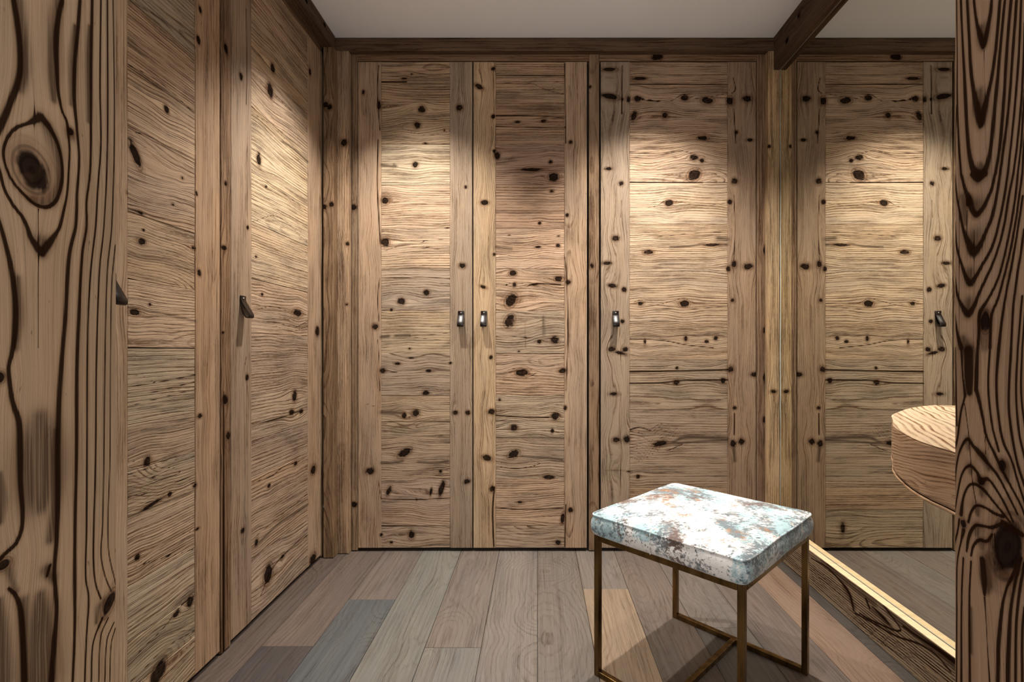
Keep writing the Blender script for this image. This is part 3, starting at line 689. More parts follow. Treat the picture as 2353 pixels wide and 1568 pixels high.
SA = ls_([([(650, 325), (680, 345), (708, 372)], 5), ([(597, 1247), (640, 1205), (708, 1160)], 5), ([(580, 977), (640, 962), (690, 945)], 3), ([(580, 1110), (625, 1095), (650, 1075), (690, 1060)], 2.6), ([(600, 1370), (620, 1320), (640, 1290), (680, 1250), (708, 1230)], 3),
          ([(590, 712), (630, 705), (670, 722), (665, 735), (640, 728)], 1.8), ([(620, 738), (650, 745), (680, 752), (708, 738)], 1.8), ([(630, 748), (670, 762), (708, 750)], 1.6), ([(580, 260), (640, 300), (708, 402)], 1.6), ([(640, 50), (690, 120), (708, 150)], 1.8), ([(566, 20), (567, 150), (566, 240)], 3.5),
          ([(569, 300), (567, 380), (568, 500)], 2), ([(566, 820), (562, 850), (567, 880), (566, 960)], 2.4), ([(580, 510), (640, 498), (708, 560)], 1.6), ([(614, 418), (660, 450), (708, 488)], 1.8), ([(580, 1060), (640, 1040), (708, 1015)], 1.6), ([(580, 1240), (640, 1190), (708, 1135)], 1.8)])
SB = ls_([([(294, 706), (330, 712), (380, 722), (449, 738)], 4.5), ([(294, 480), (330, 490), (380, 505)], 3), ([(294, 148), (370, 190), (449, 262)], 2.5), ([(300, 0), (380, 50), (449, 108)], 4), ([(294, 1092), (330, 1080), (400, 1076), (415, 1085), (380, 1100), (294, 1128)], 2.4), ([(294, 1145), (360, 1128), (449, 1090)], 3),
          ([(294, 890), (360, 880), (449, 862)], 3), ([(294, 912), (340, 905), (449, 878)], 2.6), ([(294, 935), (449, 895)], 2.2), ([(310, 1290), (350, 1290), (449, 1262)], 2), ([(385, 1252), (400, 1235), (440, 1222)], 1.8), ([(300, 1568), (340, 1530), (380, 1490), (449, 1450)], 3), ([(320, 1500), (380, 1440), (420, 1390), (449, 1370)], 2.6),
          ([(294, 1310), (380, 1280), (449, 1240)], 2.2), ([(294, 799), (449, 801)], 2.2), ([(294, 1060), (340, 1062), (400, 1058), (449, 1048)], 2), ([(294, 860), (330, 866), (360, 880)], 2), ([(294, 1170), (370, 1145), (449, 1108)], 1.8), ([(294, 560), (327, 548), (380, 562), (449, 566)], 1.6), ([(294, 300), (340, 312), (395, 340)], 2.2), ([(294, 640), (449, 660)], 1.6)])
wr = empty('wardrobe', (-0.89, (ly(530) + 2.025) / 2, 0), label='single-door wardrobe on the left wall next to the back corner', cat='wardrobe', group='old wood wardrobes')
carcass(wr, (-1.46, ly(530), 0.0), (-0.926, 2.05, HC - 0.002))
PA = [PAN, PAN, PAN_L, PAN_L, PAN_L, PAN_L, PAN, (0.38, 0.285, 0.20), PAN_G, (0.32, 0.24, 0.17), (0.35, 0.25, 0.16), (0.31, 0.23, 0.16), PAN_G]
door(LEFT, wr, ly(530.8), ly(737.4), ly(578), ly(708), JA, KA, 14, PA, ((0.30, 0.215, 0.15), STI), hand=1.483, strokes=SA)
board('frame_post', LEFT, (ly(507.6), ly(529.4), 0.004, TOPZ + 0.035), 'z', M_BEAM, (0.23, 0.14, 0.08), wr, T=0.03, n0=0.001, seed=66, cell=0.005,
      knots=[lk(518, 112, 5, 14, -15), lk(518, 422, 4, 6), lk(514, 570, 7, 6), lk(516, 920, 7, 12), lk(523, 1002, 6, 10), lk(512, 765, 3, 5)] , spacing=0.008,
      strokes=[([(ly(512), EYE + (V0 - y) / F * ly(512)) for y in (0, 130, 200)], 0.0018), ([(ly(513), EYE + (V0 - y) / F * ly(513)) for y in (900, 1100, 1300, 1568)], [0.002, 0.004, 0.006, 0.005])])
board('frame_post', LEFT, (2.028, 2.045, 0.004, TOPZ + 0.035), 'z', M_BEAM, (0.28, 0.19, 0.11), wr, T=0.03, n0=0.0, seed=67, cell=0.006)
board('frame_rail', LEFT, (ly(507), 2.045, TOPZ + 0.003, TOPZ + 0.035), 'h', M_BEAM, (0.20, 0.12, 0.07), wr, T=0.03, seed=68, cell=0.006)
wr = empty('wardrobe', (-0.89, 0.92, 0), label='nearest wardrobe on the left wall, cut off by the left door jamb', cat='wardrobe', group='old wood wardrobes')
carcass(wr, (-1.46, 0.46, 0.0), (-0.926, ly(530) - 0.001, HC - 0.002))
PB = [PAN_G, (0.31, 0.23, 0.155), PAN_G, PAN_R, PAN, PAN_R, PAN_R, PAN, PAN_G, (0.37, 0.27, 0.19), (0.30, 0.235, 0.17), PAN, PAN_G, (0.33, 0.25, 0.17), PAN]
door(LEFT, wr, 0.962, ly(505.4), ly(294), ly(449), JB, KB, 15, PB, ((0.40, 0.285, 0.19), (0.36, 0.235, 0.145)), hand=1.022, spacing=0.0085, strokes=SB)
door(LEFT, wr, 0.51, 0.957, 0.615, 0.852, JB[::2], [], 16, PB, (STI, STI), detail=False)
board('frame_post', LEFT, (0.46, 0.506, 0.004, TOPZ + 0.035), 'z', M_BEAM, (0.23, 0.14, 0.08), wr, T=0.03, n0=0.001, seed=69, cell=0.01)
board('frame_rail', LEFT, (0.46, ly(507) - 0.001, TOPZ + 0.003, TOPZ + 0.035), 'h', M_BEAM, (0.20, 0.12, 0.07), wr, T=0.03, seed=70, cell=0.008)

# ------------------------------------------------------------------ trims
P6 = Plane((0, 2.062, 0), (1, 0, 0), (0, 0, 1), (0, -1, 0))
def px6(p): return (p - U0) / F * 2.062
def pz6(p): return EYE + (V0 - p) / F * 2.062
k6 = lambda x, y, rx, ry=None, a=0: bk(x, y, rx, ry, a, Y=2.062)
board('trim_1', P6, (px6(766), 1.0165, pz6(116.5), HC - 0.001), 'h', M_BEAM, BEAM, None, T=0.07, seed=71, cell=0.006,
      label='dark wooden beam under the ceiling along the back wall', cat='beam', kind='structure')
board('trim_2', P6, (px6(773), px6(801), 0.002, pz6(117)), 'z', M_PANEL, (0.40, 0.275, 0.175), None, T=0.055, seed=72, cell=0.0045, knots=[k6(790, 328, 9), k6(799, 561, 6), k6(797, 700, 4)], spacing=0.007,
      pith=(-0.5, 0.05), label='light striped wooden post at the left end of the back wardrobes', cat='post', kind='structure')
board('trim_3', P6, (px6(1765), 1.0160, 0.002, pz6(117)), 'z', M_PANEL, (0.52, 0.36, 0.20), None, T=0.055, seed=73, cell=0.004, knots=[k6(1768, 337, 6, 5), k6(1778, 900, 8, 5)], spacing=0.0075,
      pith=(0.6, 0.05), label='pale striped corner post where the back wall meets the mirror', cat='post', kind='structure')
# corner post left
PC = Plane((0, 2.02, 0), (1, 0, 0), (0, 0, 1), (0, -1, 0))
kc = lambda x, y, rx, ry=None, a=0: bk(x, y, rx, ry, a, Y=2.02)
board('trim_4', PC, (-0.8800, -0.8385, 0.002, 2.1025), 'z', M_BEAM, (0.25, 0.16, 0.09), None, T=0.04, seed=74, cell=0.0045, knots=[kc(748, 240, 8, 8, 30), kc(757, 246, 7, 7), kc(745, 476, 7, 6), kc(762, 470, 6, 7),
      kc(739, 1093, 5, 8)], spacing=0.008, label='dark brown square post in the left back corner', cat='post', kind='structure',
      strokes=[([((769 - U0) / F * 2.02, EYE + (V0 - y) / F * 2.02) for y in (600, 740, 800, 950, 1100, 1200)], 0.0014)])
PL = Plane((-0.846, 0, 0), (0, 1, 0), (0, 0, 1), (1, 0, 0))
board('trim_5', PL, (0.455, 2.055, EYE + 1.238, HC - 0.001), 'h', M_BEAM, (0.12, 0.075, 0.045), None, T=0.10, seed=75, cell=0.006,
      knots=[(1.955, EYE + 1.285, 0.012, 0.010, 0.0), (1.80, EYE + 1.27, 0.012, 0.008, 0)], label='dark wooden beam under the ceiling along the left wardrobes', cat='beam', kind='structure')
PR = Plane((0.990, 0, 0), (0, -1, 0), (0, 0, 1), (-1, 0, 0))
board('trim_6', PR, (-2.0615, -0.455, EYE + 1.166, HC - 0.001), 'h', M_BEAM, (0.115, 0.070, 0.042), None, T=0.0262, seed=76, cell=0.006,
      knots=[(-1.86, EYE + 1.26, 0.012, 0.014, 0.3), (-1.95, EYE + 1.22, 0.014, 0.012, 0), (-1.77, EYE + 1.27, 0.012, 0.009, 0)], spacing=0.009,
      label='dark wooden beam above the mirror', cat='beam', kind='structure')

# skirting below the mirror, burnt figure placed from the photograph
def rk(px, py, X=0.990):
    Y = F * X / (px - U0)
    return (-Y, EYE + (V0 - py) / F * Y)
def sk(pts, w): return ([rk(*p) for p in pts], w)
SKS = [sk([(1863, 1283), (1900, 1305), (1930, 1335), (1952, 1365), (1962, 1405)], [0.002, 0.003, 0.004, 0.007, 0.003]),
       sk([(1900, 1295), (1950, 1330), (1985, 1357), (2040, 1398)], [0.003, 0.003, 0.004, 0.003]),
       sk([(1990, 1378), (1998, 1398)], 0.005), sk([(1863, 1306), (1920, 1342), (1962, 1413), (2010, 1446), (2070, 1481), (2130, 1521), (2185, 1566)], 0.0011), sk([(1863, 1312), (1920, 1349), (1962, 1418), (2010, 1452), (2070, 1487), (2130, 1527), (2185, 1572)], 0.0011), sk([(1863, 1318), (1920, 1356), (1962, 1423), (2010, 1458), (2070, 1493), (2130, 1533), (2185, 1578)], 0.0011), sk([(1863, 1324), (1920, 1363), (1962, 1428), (2010, 1464), (2070, 1499), (2130, 1539), (2185, 1584)], 0.0011), sk([(1863, 1330), (1920, 1370), (1962, 1433), (2010, 1470), (2070, 1505), (2130, 1545), (2185, 1590)], 0.0011), sk([(2005, 1395), (2030, 1420), (2045, 1437)], [0.002, 0.006, 0.002]),
       sk([(2030, 1392), (2070, 1450), (2000, 1425), (1975, 1410)], 0.0028), sk([(2075, 1440), (2110, 1465), (2150, 1490), (2191, 1520)], [0.003, 0.004, 0.006, 0.008]),
       sk([(1965, 1410), (2010, 1435), (2060, 1463), (2110, 1480), (2150, 1505), (2185, 1545)], 0.0028),
       sk([(1890, 1290), (1960, 1350), (2010, 1388)], 0.009) + (1,), sk([(2040, 1408), (2090, 1446), (2140, 1484), (2191, 1526)], [0.008, 0.013, 0.015, 0.018]) + (1,), sk([(1940, 1350), (1958, 1385), (1962, 1400)], 0.010) + (1,), sk([(2005, 1400), (2045, 1440)], 0.010) + (1,)]
board('baseboard_right', PR, (-2.0615, -0.455, 0.001, 0.128), 'h', M_SKIRT, (0.27, 0.195, 0.125), None, T=0.0262, seed=77, cell=0.003, spacing=0.0080, strokes=SKS, bev=0.0012, pith=(0.16, 0.015), bend=0.5,
      fh=(-2.06, -0.9, 0.004), label='dark figured larch skirting board below the mirror', cat='baseboard', kind='structure')
m = MB(); m.box((0.9905, 0.455, 0.1282), (1.0150, 2.0590, 0.1300), bev=0.0006)
m.build('trim_7', plain('lit_ledge_pale', (0.62, 0.47, 0.29), 0.45, var=0.08, vs=(8, 60, 8)), label='narrow ledge on top of the skirting below the mirror, its lit top coloured pale', cat='ledge', kind='structure')  # ledge colour made pale for the light falling on its top

# ------------------------------------------------------------------ door jambs (the camera stands in this doorway)
def jl(px, py):           # left jamb plane X = JL
    Y = F * (-JL) / (U0 - px)
    return (Y, EYE + (V0 - py) / F * Y)
def jr(px, py):           # right jamb plane X = JR, h = -Y
    Y = F * JR / (px - U0)
    return (-Y, EYE + (V0 - py) / F * Y)
def S(fn, pts, w, pxm=1 / 2825.0, k=0.56):
    ws = [q * k * pxm for q in w] if isinstance(w, (list, tuple)) else w * k * pxm
    return ([fn(*p) for p in pts], ws)
LJ = [([(31, 0), (38, 40), (45, 100), (46, 159), (38, 199), (23, 239), (8, 275), (-6, 305)], 13),
      ([(143, 0), (134, 43), (129, 100), (131, 166), (134, 212), (143, 255), (154, 282), (158, 318), (160, 350), (158, 391), (154, 448), (146, 487), (138, 520), (130, 535), (115, 557), (97, 580)], [11, 12, 13, 10, 8, 7, 7, 6, 5, 5, 6, 7, 8, 9, 16, 18]),
      ([(-4, 385), (0, 398), (10, 434), (30, 471), (50, 497), (62, 520), (71, 546), (86, 570), (97, 584)], [7, 7, 6, 7, 8, 9, 12, 16, 12]),
      ([(-4, 500), (7, 540), (23, 603), (33, 669), (36, 719), (33, 779), (26, 818), (20, 845), (23, 885), (30, 928), (43, 968), (46, 1040), (47, 1107), (52, 1175), (50, 1215), (37, 1249), (13, 1272), (0, 1286)], [7, 9, 10, 11, 12, 11, 9, 8, 9, 10, 12, 14, 12, 10, 9, 9, 9, 9]),
      ([(20, 1353), (37, 1370), (47, 1404), (52, 1461), (56, 1568)], [6, 8, 12, 13, 15]),
      ([(94, 269), (113, 292), (133, 332), (143, 381), (141, 424), (129, 461), (109, 476), (83, 471), (56, 448), (30, 418), (13, 381), (8, 348), (17, 318), (36, 295), (66, 283), (94, 269)], [20, 13, 9, 8, 9, 9, 8, 8, 7, 6, 5, 5, 6, 7, 8, 20]),
      ([(184, 0), (179, 66), (172, 149), (171, 232), (177, 298), (182, 365), (177, 448), (174, 520), (162, 570), (156, 620), (151, 719), (143, 818), (136, 918), (133, 1040), (133, 1141), (130, 1242), (125, 1316), (128, 1360), (130, 1410), (123, 1495), (118, 1568)], [9, 10, 10, 9, 7, 6, 7, 8, 9, 10, 11, 12, 13, 15, 14, 11, 10, 10, 10, 14, 17]),
      ([(212, 0), (209, 133), (209, 298), (207, 398), (199, 464), (199, 520), (189, 586), (182, 719), (177, 851), (176, 1040), (173, 1208), (172, 1343), (172, 1444), (167, 1568)], [8, 9, 7, 6, 6, 7, 8, 9, 10, 9, 8, 8, 7, 6]),
      ([(232, 0), (230, 199), (232, 332), (225, 431), (220, 520), (209, 619), (202, 752), (200, 1040), (199, 1208), (197, 1326), (204, 1377), (199, 1461), (195, 1568)], 4.6),
      ([(247, 0), (247, 332), (239, 520), (229, 619), (222, 818), (220, 1040), (215, 1242), (215, 1292), (220, 1343), (232, 1377)], 4.4),
      ([(260, 0), (263, 298), (257, 520), (247, 619), (242, 785), (239, 1040), (236, 1208), (232, 1275), (242, 1326), (256, 1360)], 3.6),
      ([(265, 563), (257, 652), (254, 818), (253, 1040), (249, 1258), (266, 1343)], 3.2),
      ([(236, 1420), (219, 1461), (212, 1494), (210, 1568)], [7, 5, 4, 4]), ([(249, 1420), (232, 1461), (227, 1568)], 3.6), ([(262, 1431), (246, 1471), (241, 1568)], 3.6), ([(265, 1444), (256, 1478), (252, 1568)], 3.2),
      ([(77, 180), (79, 270), (81, 335)], 1.6), ([(88, 480), (88, 640), (88, 800)], 1.6), ([(115, 1300), (108, 1325)], [8, 6])]
LSOFT = [([(92, 960), (92, 1040), (94, 1110), (92, 1165)], [30, 80, 84, 30]), ([(92, 1370), (90, 1450), (88, 1568)], [20, 60, 76]), ([(0, 1090), (5, 1150), (2, 1200)], [10, 18, 10]), ([(0, 1380), (2, 1470), (6, 1568)], [10, 30, 44]),
         ([(44, 0), (54, 100), (56, 160), (46, 205)], [16, 20, 20, 14]), ([(132, 0), (123, 60), (120, 160), (124, 230)], [14, 22, 22, 12]), ([(108, 290), (126, 335), (134, 385), (130, 430), (112, 460)], [20, 26, 16, 14, 22]), ([(72, 458), (100, 462)], [14, 22]),
         ([(205, 60), (202, 130), (203, 280)], [6, 9, 6]), ([(172, 60), (166, 140), (164, 240)], [8, 14, 8]), ([(97, 555), (97, 585)], [24, 14]), ([(128, 990), (124, 1080), (124, 1160), (116, 1240)], [14, 18, 16, 16]), ([(105, 1310), (122, 1330)], [20, 16]),
         ([(40, 640), (43, 720), (36, 800)], [12, 16, 12]), ([(55, 1380), (58, 1480), (64, 1568)], [16, 20, 26]), ([(162, 305), (163, 312)], 18), ([(20, 1310), (28, 1335), (36, 1360)], [14, 10, 10]), ([(240, 1385), (228, 1395), (222, 1430)], [20, 14, 8])]
KJL = [(*jl(73, 391), 37 / 2900, 46 / 2900, 0.25), (*jl(251, 1387), 15 / 2500, 30 / 2500, -0.5), (*jl(8, 1298), 18 / 3200, 14 / 3200, 0.2), (*jl(0, 868), 12 / 3200, 14 / 3200, 0), (*jl(162, 303), 8 / 2700, 9 / 2700, 0)]
PJL = Plane((JL, 0, 0), (0, 1, 0), (0, 0, 1), (1, 0, 0))
board('trim_8', PJL, (0.27, JY, 0.001, 2.06), 'z', M_JAMB, (0.295, 0.205, 0.130), None, T=0.028, seed=81, cell=0.008, strokes=[S(jl, p, w) for p, w in LJ] + [S(jl, p, w, 1 / 2825.0, 0.62) + (1,) for p, w in LSOFT], knots=KJL, spacing=0.004, pith=(-1.5, 0.05),
      fh=(0.338, JY, 0.0010), fz=(EYE - 0.34, EYE + 0.34, 0.0011), bev=0.0010, label='left door jamb of brushed larch with a large dark knot, at the left edge', cat='door jamb', kind='structure')

RJ = []
def R(y0, pts, w, sx=3.918):
    RJ.append(([(2170 + x / sx, y0 + y / sx) for x, y in pts], [q / sx for q in w] if isinstance(w, list) else w / sx))
R(0, [(110, 0), (115, 500), (115, 900), (130, 1300), (150, 1568)], [12, 12, 16, 20, 24])
R(0, [(148, 0), (160, 300), (175, 600), (190, 900), (205, 1200), (230, 1430), (270, 1540), (325, 1570), (370, 1520), (405, 1400), (432, 1200), (460, 900), (488, 600), (520, 250), (545, 0)], [22, 22, 26, 34, 34, 40, 60, 80, 60, 40, 36, 34, 28, 26, 24])
R(0, [(205, 0), (220, 300), (240, 650), (270, 850), (300, 1000), (330, 1130), (355, 1000), (390, 860), (425, 700), (455, 500), (485, 200), (500, 0)], [26, 26, 30, 40, 70, 50, 70, 40, 34, 30, 28, 28])
R(0, [(265, 0), (290, 200), (325, 330), (352, 420), (380, 300), (415, 120), (425, 0)], [22, 26, 50, 40, 46, 34, 26])
R(0, [(600, 0), (565, 400), (535, 900), (500, 1300), (460, 1568)], 28)
R(0, [(650, 0), (620, 400), (575, 1000), (500, 1568)], 24)
R(0, [(690, 0), (670, 500), (620, 1100), (570, 1568)], 20)
R(0, [(725, 200), (700, 800), (655, 1300), (620, 1568)], 18)
R(0, [(725, 800), (690, 1300), (660, 1568)], 16); R(0, [(725, 1200), (700, 1568)], 16); R(0, [(108, 950), (95, 1568)], 8)
R(0, [(357, 450), (365, 900), (370, 1350)], 5)
R(400, [(95, 0), (112, 200), (140, 350), (170, 500), (215, 620), (262, 700), (310, 660), (370, 530), (430, 380), (470, 200), (500, 0)], [12, 16, 22, 30, 60, 90, 60, 34, 34, 28, 26])
R(400, [(150, 0), (190, 150), (230, 250), (255, 330), (292, 365), (338, 320), (390, 220), (430, 120), (455, 0)], [24, 34, 60, 46, 50, 46, 34, 28, 28])
R(400, [(250, 0), (305, 50), (370, 0)], 44)
R(400, [(95, 430), (110, 650), (150, 800), (190, 920), (232, 985), (280, 930), (340, 820), (400, 720), (450, 600), (500, 400), (540, 200), (570, 0)], [14, 18, 26, 40, 60, 40, 30, 28, 26, 24, 22, 20])
R(400, [(90, 900), (120, 1100), (160, 1190), (212, 1260), (262, 1200), (310, 1080), (370, 950), (430, 820), (490, 650), (540, 450), (580, 200), (620, 0)], [12, 24, 40, 66, 44, 30, 26, 24, 22, 22, 22, 20])
R(400, [(90, 1220), (110, 1400), (150, 1568)], [12, 24, 50])
R(400, [(300, 1568), (312, 1400), (320, 1250), (380, 1150), (430, 1060), (480, 950), (520, 820), (560, 650), (600, 450), (640, 200), (660, 0)], [26, 30, 34, 26, 24, 22, 20, 20, 20, 20, 18])
R(400, [(410, 1568), (425, 1270), (480, 1130), (530, 950), (580, 750), (630, 500), (680, 150), (700, 0)], [30, 26, 22, 20, 20, 20, 18, 18])
R(400, [(490, 1568), (520, 1300), (560, 1050), (610, 800), (660, 500), (705, 200)], [30, 24, 20, 20, 18, 18])
R(400, [(600, 1568), (620, 1200), (650, 950), (690, 700), (717, 500)], 20)
R(400, [(660, 1568), (700, 1100)], 18); R(400, [(700, 1568), (725, 1250)], 16)
R(400, [(135, 0), (130, 1568)], 5); R(400, [(268, 500), (265, 1000), (262, 1568)], 5); R(400, [(205, 330), (200, 560)], 8)
R(800, [(215, 30), (220, 250), (225, 400)], [110, 100, 60])
R(800, [(150, 0), (165, 250), (185, 430)], [20, 14, 30]); R(800, [(300, 0), (290, 250), (285, 380)], [30, 40, 40])
R(800, [(98, 0), (105, 400), (112, 700)], 16)
R(800, [(185, 430), (145, 600), (120, 800), (97, 900)], 20)
R(800, [(290, 380), (340, 600), (380, 800), (450, 950), (520, 1100), (600, 1250), (680, 1400), (730, 1520)], [40, 26, 22, 26, 26, 20, 18, 18])
R(800, [(410, 0), (395, 350), (430, 700), (490, 930)], 20)
R(800, [(490, 0), (468, 300), (485, 600), (530, 850), (600, 1000), (660, 1200), (725, 1400)], [30, 24, 22, 24, 20, 18, 18])
R(800, [(600, 0), (578, 500), (610, 800), (660, 1050), (725, 1250)], 22)
R(800, [(660, 0), (645, 400), (670, 750), (725, 1000)], 18)
R(800, [(700, 0), (690, 400), (725, 720)], 16)
R(800, [(92, 1250), (110, 1050), (150, 900), (210, 820), (260, 885), (330, 960), (400, 1050), (480, 1150), (560, 1300), (660, 1500)], [12, 16, 22, 30, 34, 50, 30, 24, 20, 16])
R(800, [(90, 1500), (130, 1250), (170, 1110), (230, 1060), (290, 1115), (330, 1190), (390, 1180), (450, 1250), (540, 1400), (620, 1568)], [12, 16, 20, 26, 26, 40, 30, 22, 20, 16])
R(800, [(150, 1500), (170, 1350), (220, 1240), (280, 1228), (350, 1275), (430, 1370), (520, 1480), (590, 1568)], [40, 22, 20, 24, 30, 22, 20, 18])
R(800, [(215, 1568), (240, 1480), (290, 1420), (370, 1440), (450, 1490), (530, 1520)], [24, 20, 22, 24, 26, 26])
R(800, [(182, 500), (215, 750), (232, 950), (252, 1200), (285, 1400)], 8); R(800, [(355, 700), (375, 960)], 6)
R(1168, [(200, 390), (222, 250), (280, 158), (345, 162), (430, 175), (530, 130)], [18, 30, 26, 24, 28, 30])
R(1168, [(240, 430), (262, 340), (315, 288), (380, 300), (430, 240)], [16, 22, 28, 30, 20])
R(1168, [(90, 330), (120, 200), (135, 100)], 18)
R(1168, [(108, 1568), (112, 1000), (115, 500), (150, 300), (172, 200)], [14, 14, 14, 20, 40])
R(1168, [(152, 1568), (155, 800), (170, 450)], [24, 18, 18]); R(1168, [(228, 1568), (225, 800), (240, 480)], [28, 18, 16])
R(1168, [(345, 470), (355, 620), (360, 780)], [60, 70, 24]); R(1168, [(360, 800), (375, 1000), (390, 1300), (408, 1568)], [14, 8, 8, 14])
R(1168, [(480, 1568), (490, 1200), (520, 900), (560, 720), (620, 600), (660, 480)], [34, 34, 26, 20, 30, 40])
R(1168, [(570, 1568), (580, 1200), (600, 900), (640, 650), (690, 450)], [40, 34, 26, 26, 26])
R(1168, [(640, 1568), (645, 1100), (670, 800), (720, 500)], 24); R(1168, [(700, 1568), (702, 1100), (722, 900)], 22)
R(1168, [(450, 230), (470, 420), (520, 540)], [10, 12, 20])
R(1168, [(520, 120), (600, 180), (700, 240)], [30, 60, 40])
RSOFT = []
for (y0_, pts_, w_) in ((0, [(345, 240), (350, 330), (354, 430)], [60, 80, 40]), (0, [(320, 820), (330, 960), (335, 1120)], [60, 90, 50]), (0, [(322, 1480), (320, 1560)], [40, 130]), (400, [(310, 0), (308, 60)], [110, 60]), (400, [(295, 270), (290, 370)], [110, 60]),
                       (400, [(270, 560), (262, 700)], [130, 60]), (400, [(235, 880), (230, 980)], [90, 50]), (400, [(222, 1150), (212, 1270)], [90, 50]), (400, [(170, 1480), (200, 1568)], [60, 120]), (400, [(160, 200), (180, 320), (190, 450)], [50, 70, 30]),
                       (800, [(215, 830), (215, 900)], [60, 40]), (800, [(350, 980), (400, 1080)], [70, 50]), (800, [(235, 1070), (235, 1120)], [70, 40]), (800, [(330, 1210), (340, 1320)], [90, 50]), (800, [(290, 1440), (300, 1500)], [90, 40]), (1168, [(300, 170), (290, 240)], [90, 50]),
                       (1168, [(330, 300), (340, 360)], [90, 40]), (1168, [(400, 450), (420, 640), (385, 760)], [90, 80, 40]), (1168, [(520, 560), (600, 640)], [90, 60]), (400, [(360, 1250), (350, 1450), (360, 1568)], [90, 90, 50]), (800, [(550, 1060), (560, 1180)], [80, 50]), (1168, [(240, 900), (240, 1300)], [24, 30])):
    RSOFT.append(([(2170 + x / 3.918, y0_ + y / 3.918) for x, y in pts_], [q / 3.918 for q in w_]))
KJR = [(*jr(2170 + 570 / 3.918, 1168 + 350 / 3.918), 32 / 2300, 62 / 2300, -0.25), (*jr(2170 + 170 / 3.918, 1168 + 140 / 3.918), 9 / 2400, 10 / 2400, 0), (*jr(2170 + 520 / 3.918, 800 + 1060 / 3.918), 10 / 2400, 13 / 2400, 0),
       (*jr(2170 + 330 / 3.918, 800 + 1200 / 3.918), 9 / 2400, 9 / 2400, 0), (*jr(2170 + 370 / 3.918, 400 + 1330 / 3.918), 12 / 2400, 24 / 2400, 0), (*jr(2170 + 215 / 3.918, 400 + 250 / 3.918), 8 / 2400, 12 / 2400, 0)]
PJR = Plane((JR, 0, 0), (0, -1, 0), (0, 0, 1), (-1, 0, 0))
board('trim_9', PJR, (-JY, -0.27, 0.001, 2.06), 'z', M_JAMB, (0.215, 0.140, 0.088), None, T=0.028, seed=82, cell=0.008, strokes=[S(jr, p, w, 1 / 2600.0, 0.60) for p, w in RJ] + [S(jr, p, w, 1 / 2600.0, 0.55) + (1,) for p, w in RSOFT], knots=KJR, spacing=0.004, pith=(-1.5, 0.05),
      fh=(-JY, -0.375, 0.0008), fz=(EYE - 0.34, EYE + 0.34, 0.0010), bev=0.0010, label='right door jamb of dark brushed larch with nested arched grain, at the right edge', cat='door jamb', kind='structure')
PH = Plane((0, 0, 2.06), (-1, 0, 0), (0, 1, 0), (0, 0, -1))
board('trim_10', PH, (-JR - 0.02, -JL + 0.02, 0.27, JY), 'h', M_JAMB, (0.30, 0.2, 0.12), None, T=0.02, seed=83, cell=0.01, label='larch head board across the top of the doorway', cat='door head', kind='structure')

# ------------------------------------------------------------------ mirror
MX = 1.0165
mir = empty('wall_mirror', (MX, 1.25, 0.131), label='large frameless wall mirror to the right of the back corner, reflecting the wardrobe door', cat='mirror')
y0, y1, z0, z1 = 0.455, 2.0600, 0.1305, EYE + 1.1655
mk('glass', [(MX, y0 + 0.002, z0 + 0.002), (MX, y1 - 0.0025, z0 + 0.002), (MX, y1 - 0.0025, z1 - 0.002), (MX, y0 + 0.002, z1 - 0.002),
             (MX + 0.004, y0 + 0.002, z0 + 0.002), (MX + 0.004, y1 - 0.0025, z0 + 0.002), (MX + 0.004, y1 - 0.0025, z1 - 0.002), (MX + 0.004, y0 + 0.002, z1 - 0.002)],
   [(0, 3, 2, 1), (4, 5, 6, 7), (0, 1, 5, 4), (1, 2, 6, 5), (2, 3, 7, 6), (3, 0, 4, 7)], M_MIRROR, mir)
m = MB()
m.box((MX - 0.0006, y1 - 0.0025, z0), (MX + 0.006, y1, z1)); m.box((MX - 0.0006, y0, z0), (MX + 0.006, y0 + 0.002, z1))
m.box((MX - 0.0004, y0, z0), (MX + 0.006, y1, z0 + 0.002)); m.box((MX - 0.0004, y0, z1 - 0.002), (MX + 0.006, y1, z1))
m.build('edge', M_MEDGE, mir, label='polished glass edge')
m = MB(); m.box((MX + 0.0062, y0, z0), (1.0308, y1, z1))
m.build('backing_board', M_CORE, mir)

# ------------------------------------------------------------------ desk with the curved end, fixed to the mirror
ZT = 0.720
curve = [(1.0145, 1.2507), (0.9634, 1.227), (0.8884, 1.177), (0.8298, 1.125), (0.7614, 1.057), (0.7178, 0.993), (0.6627, 0.9154), (0.6233, 0.840), (0.600, 0.782), (0.588, 0.7367), (0.583, 0.700), (0.575, 0.660), (0.570, 0.58), (0.568, 0.46)]
cx = np.array([p[0] for p in curve]); cy = np.array([p[1] for p in curve])
# smooth resample along the length of the curve
t = np.concatenate([[0], np.cumsum(np.hypot(np.diff(cx), np.diff(cy)))])
def cr(tt, T, V):
    out = []
    m_ = np.gradient(V, T)
    for x in tt:
        i = min(max(np.searchsorted(T, x) - 1, 0), len(T) - 2)
        hh = T[i + 1] - T[i]; u = (x - T[i]) / hh
        out.append((2 * u**3 - 3 * u**2 + 1) * V[i] + (u**3 - 2 * u**2 + u) * hh * m_[i] + (-2 * u**3 + 3 * u**2) * V[i + 1] + (u**3 - u**2) * hh * m_[i + 1])
    return np.array(out)
tt = np.linspace(0, t[-1], 150)
ex, ey = cr(tt, t, cx), cr(tt, t, cy)
nc = 46
TV = []; 
for i in range(len(ex)):
    for j in range(nc):
        u = j / (nc - 1)
        TV.append((ex[i] + (1.0150 - ex[i]) * u, ey[i], ZT))
TV = np.array(TV)
TF = []
for i in range(len(ex) - 1):
    for j in range(nc - 1):
        a = i * nc + j
        TF.append((a, a + nc, a + nc + 1, a + 1))
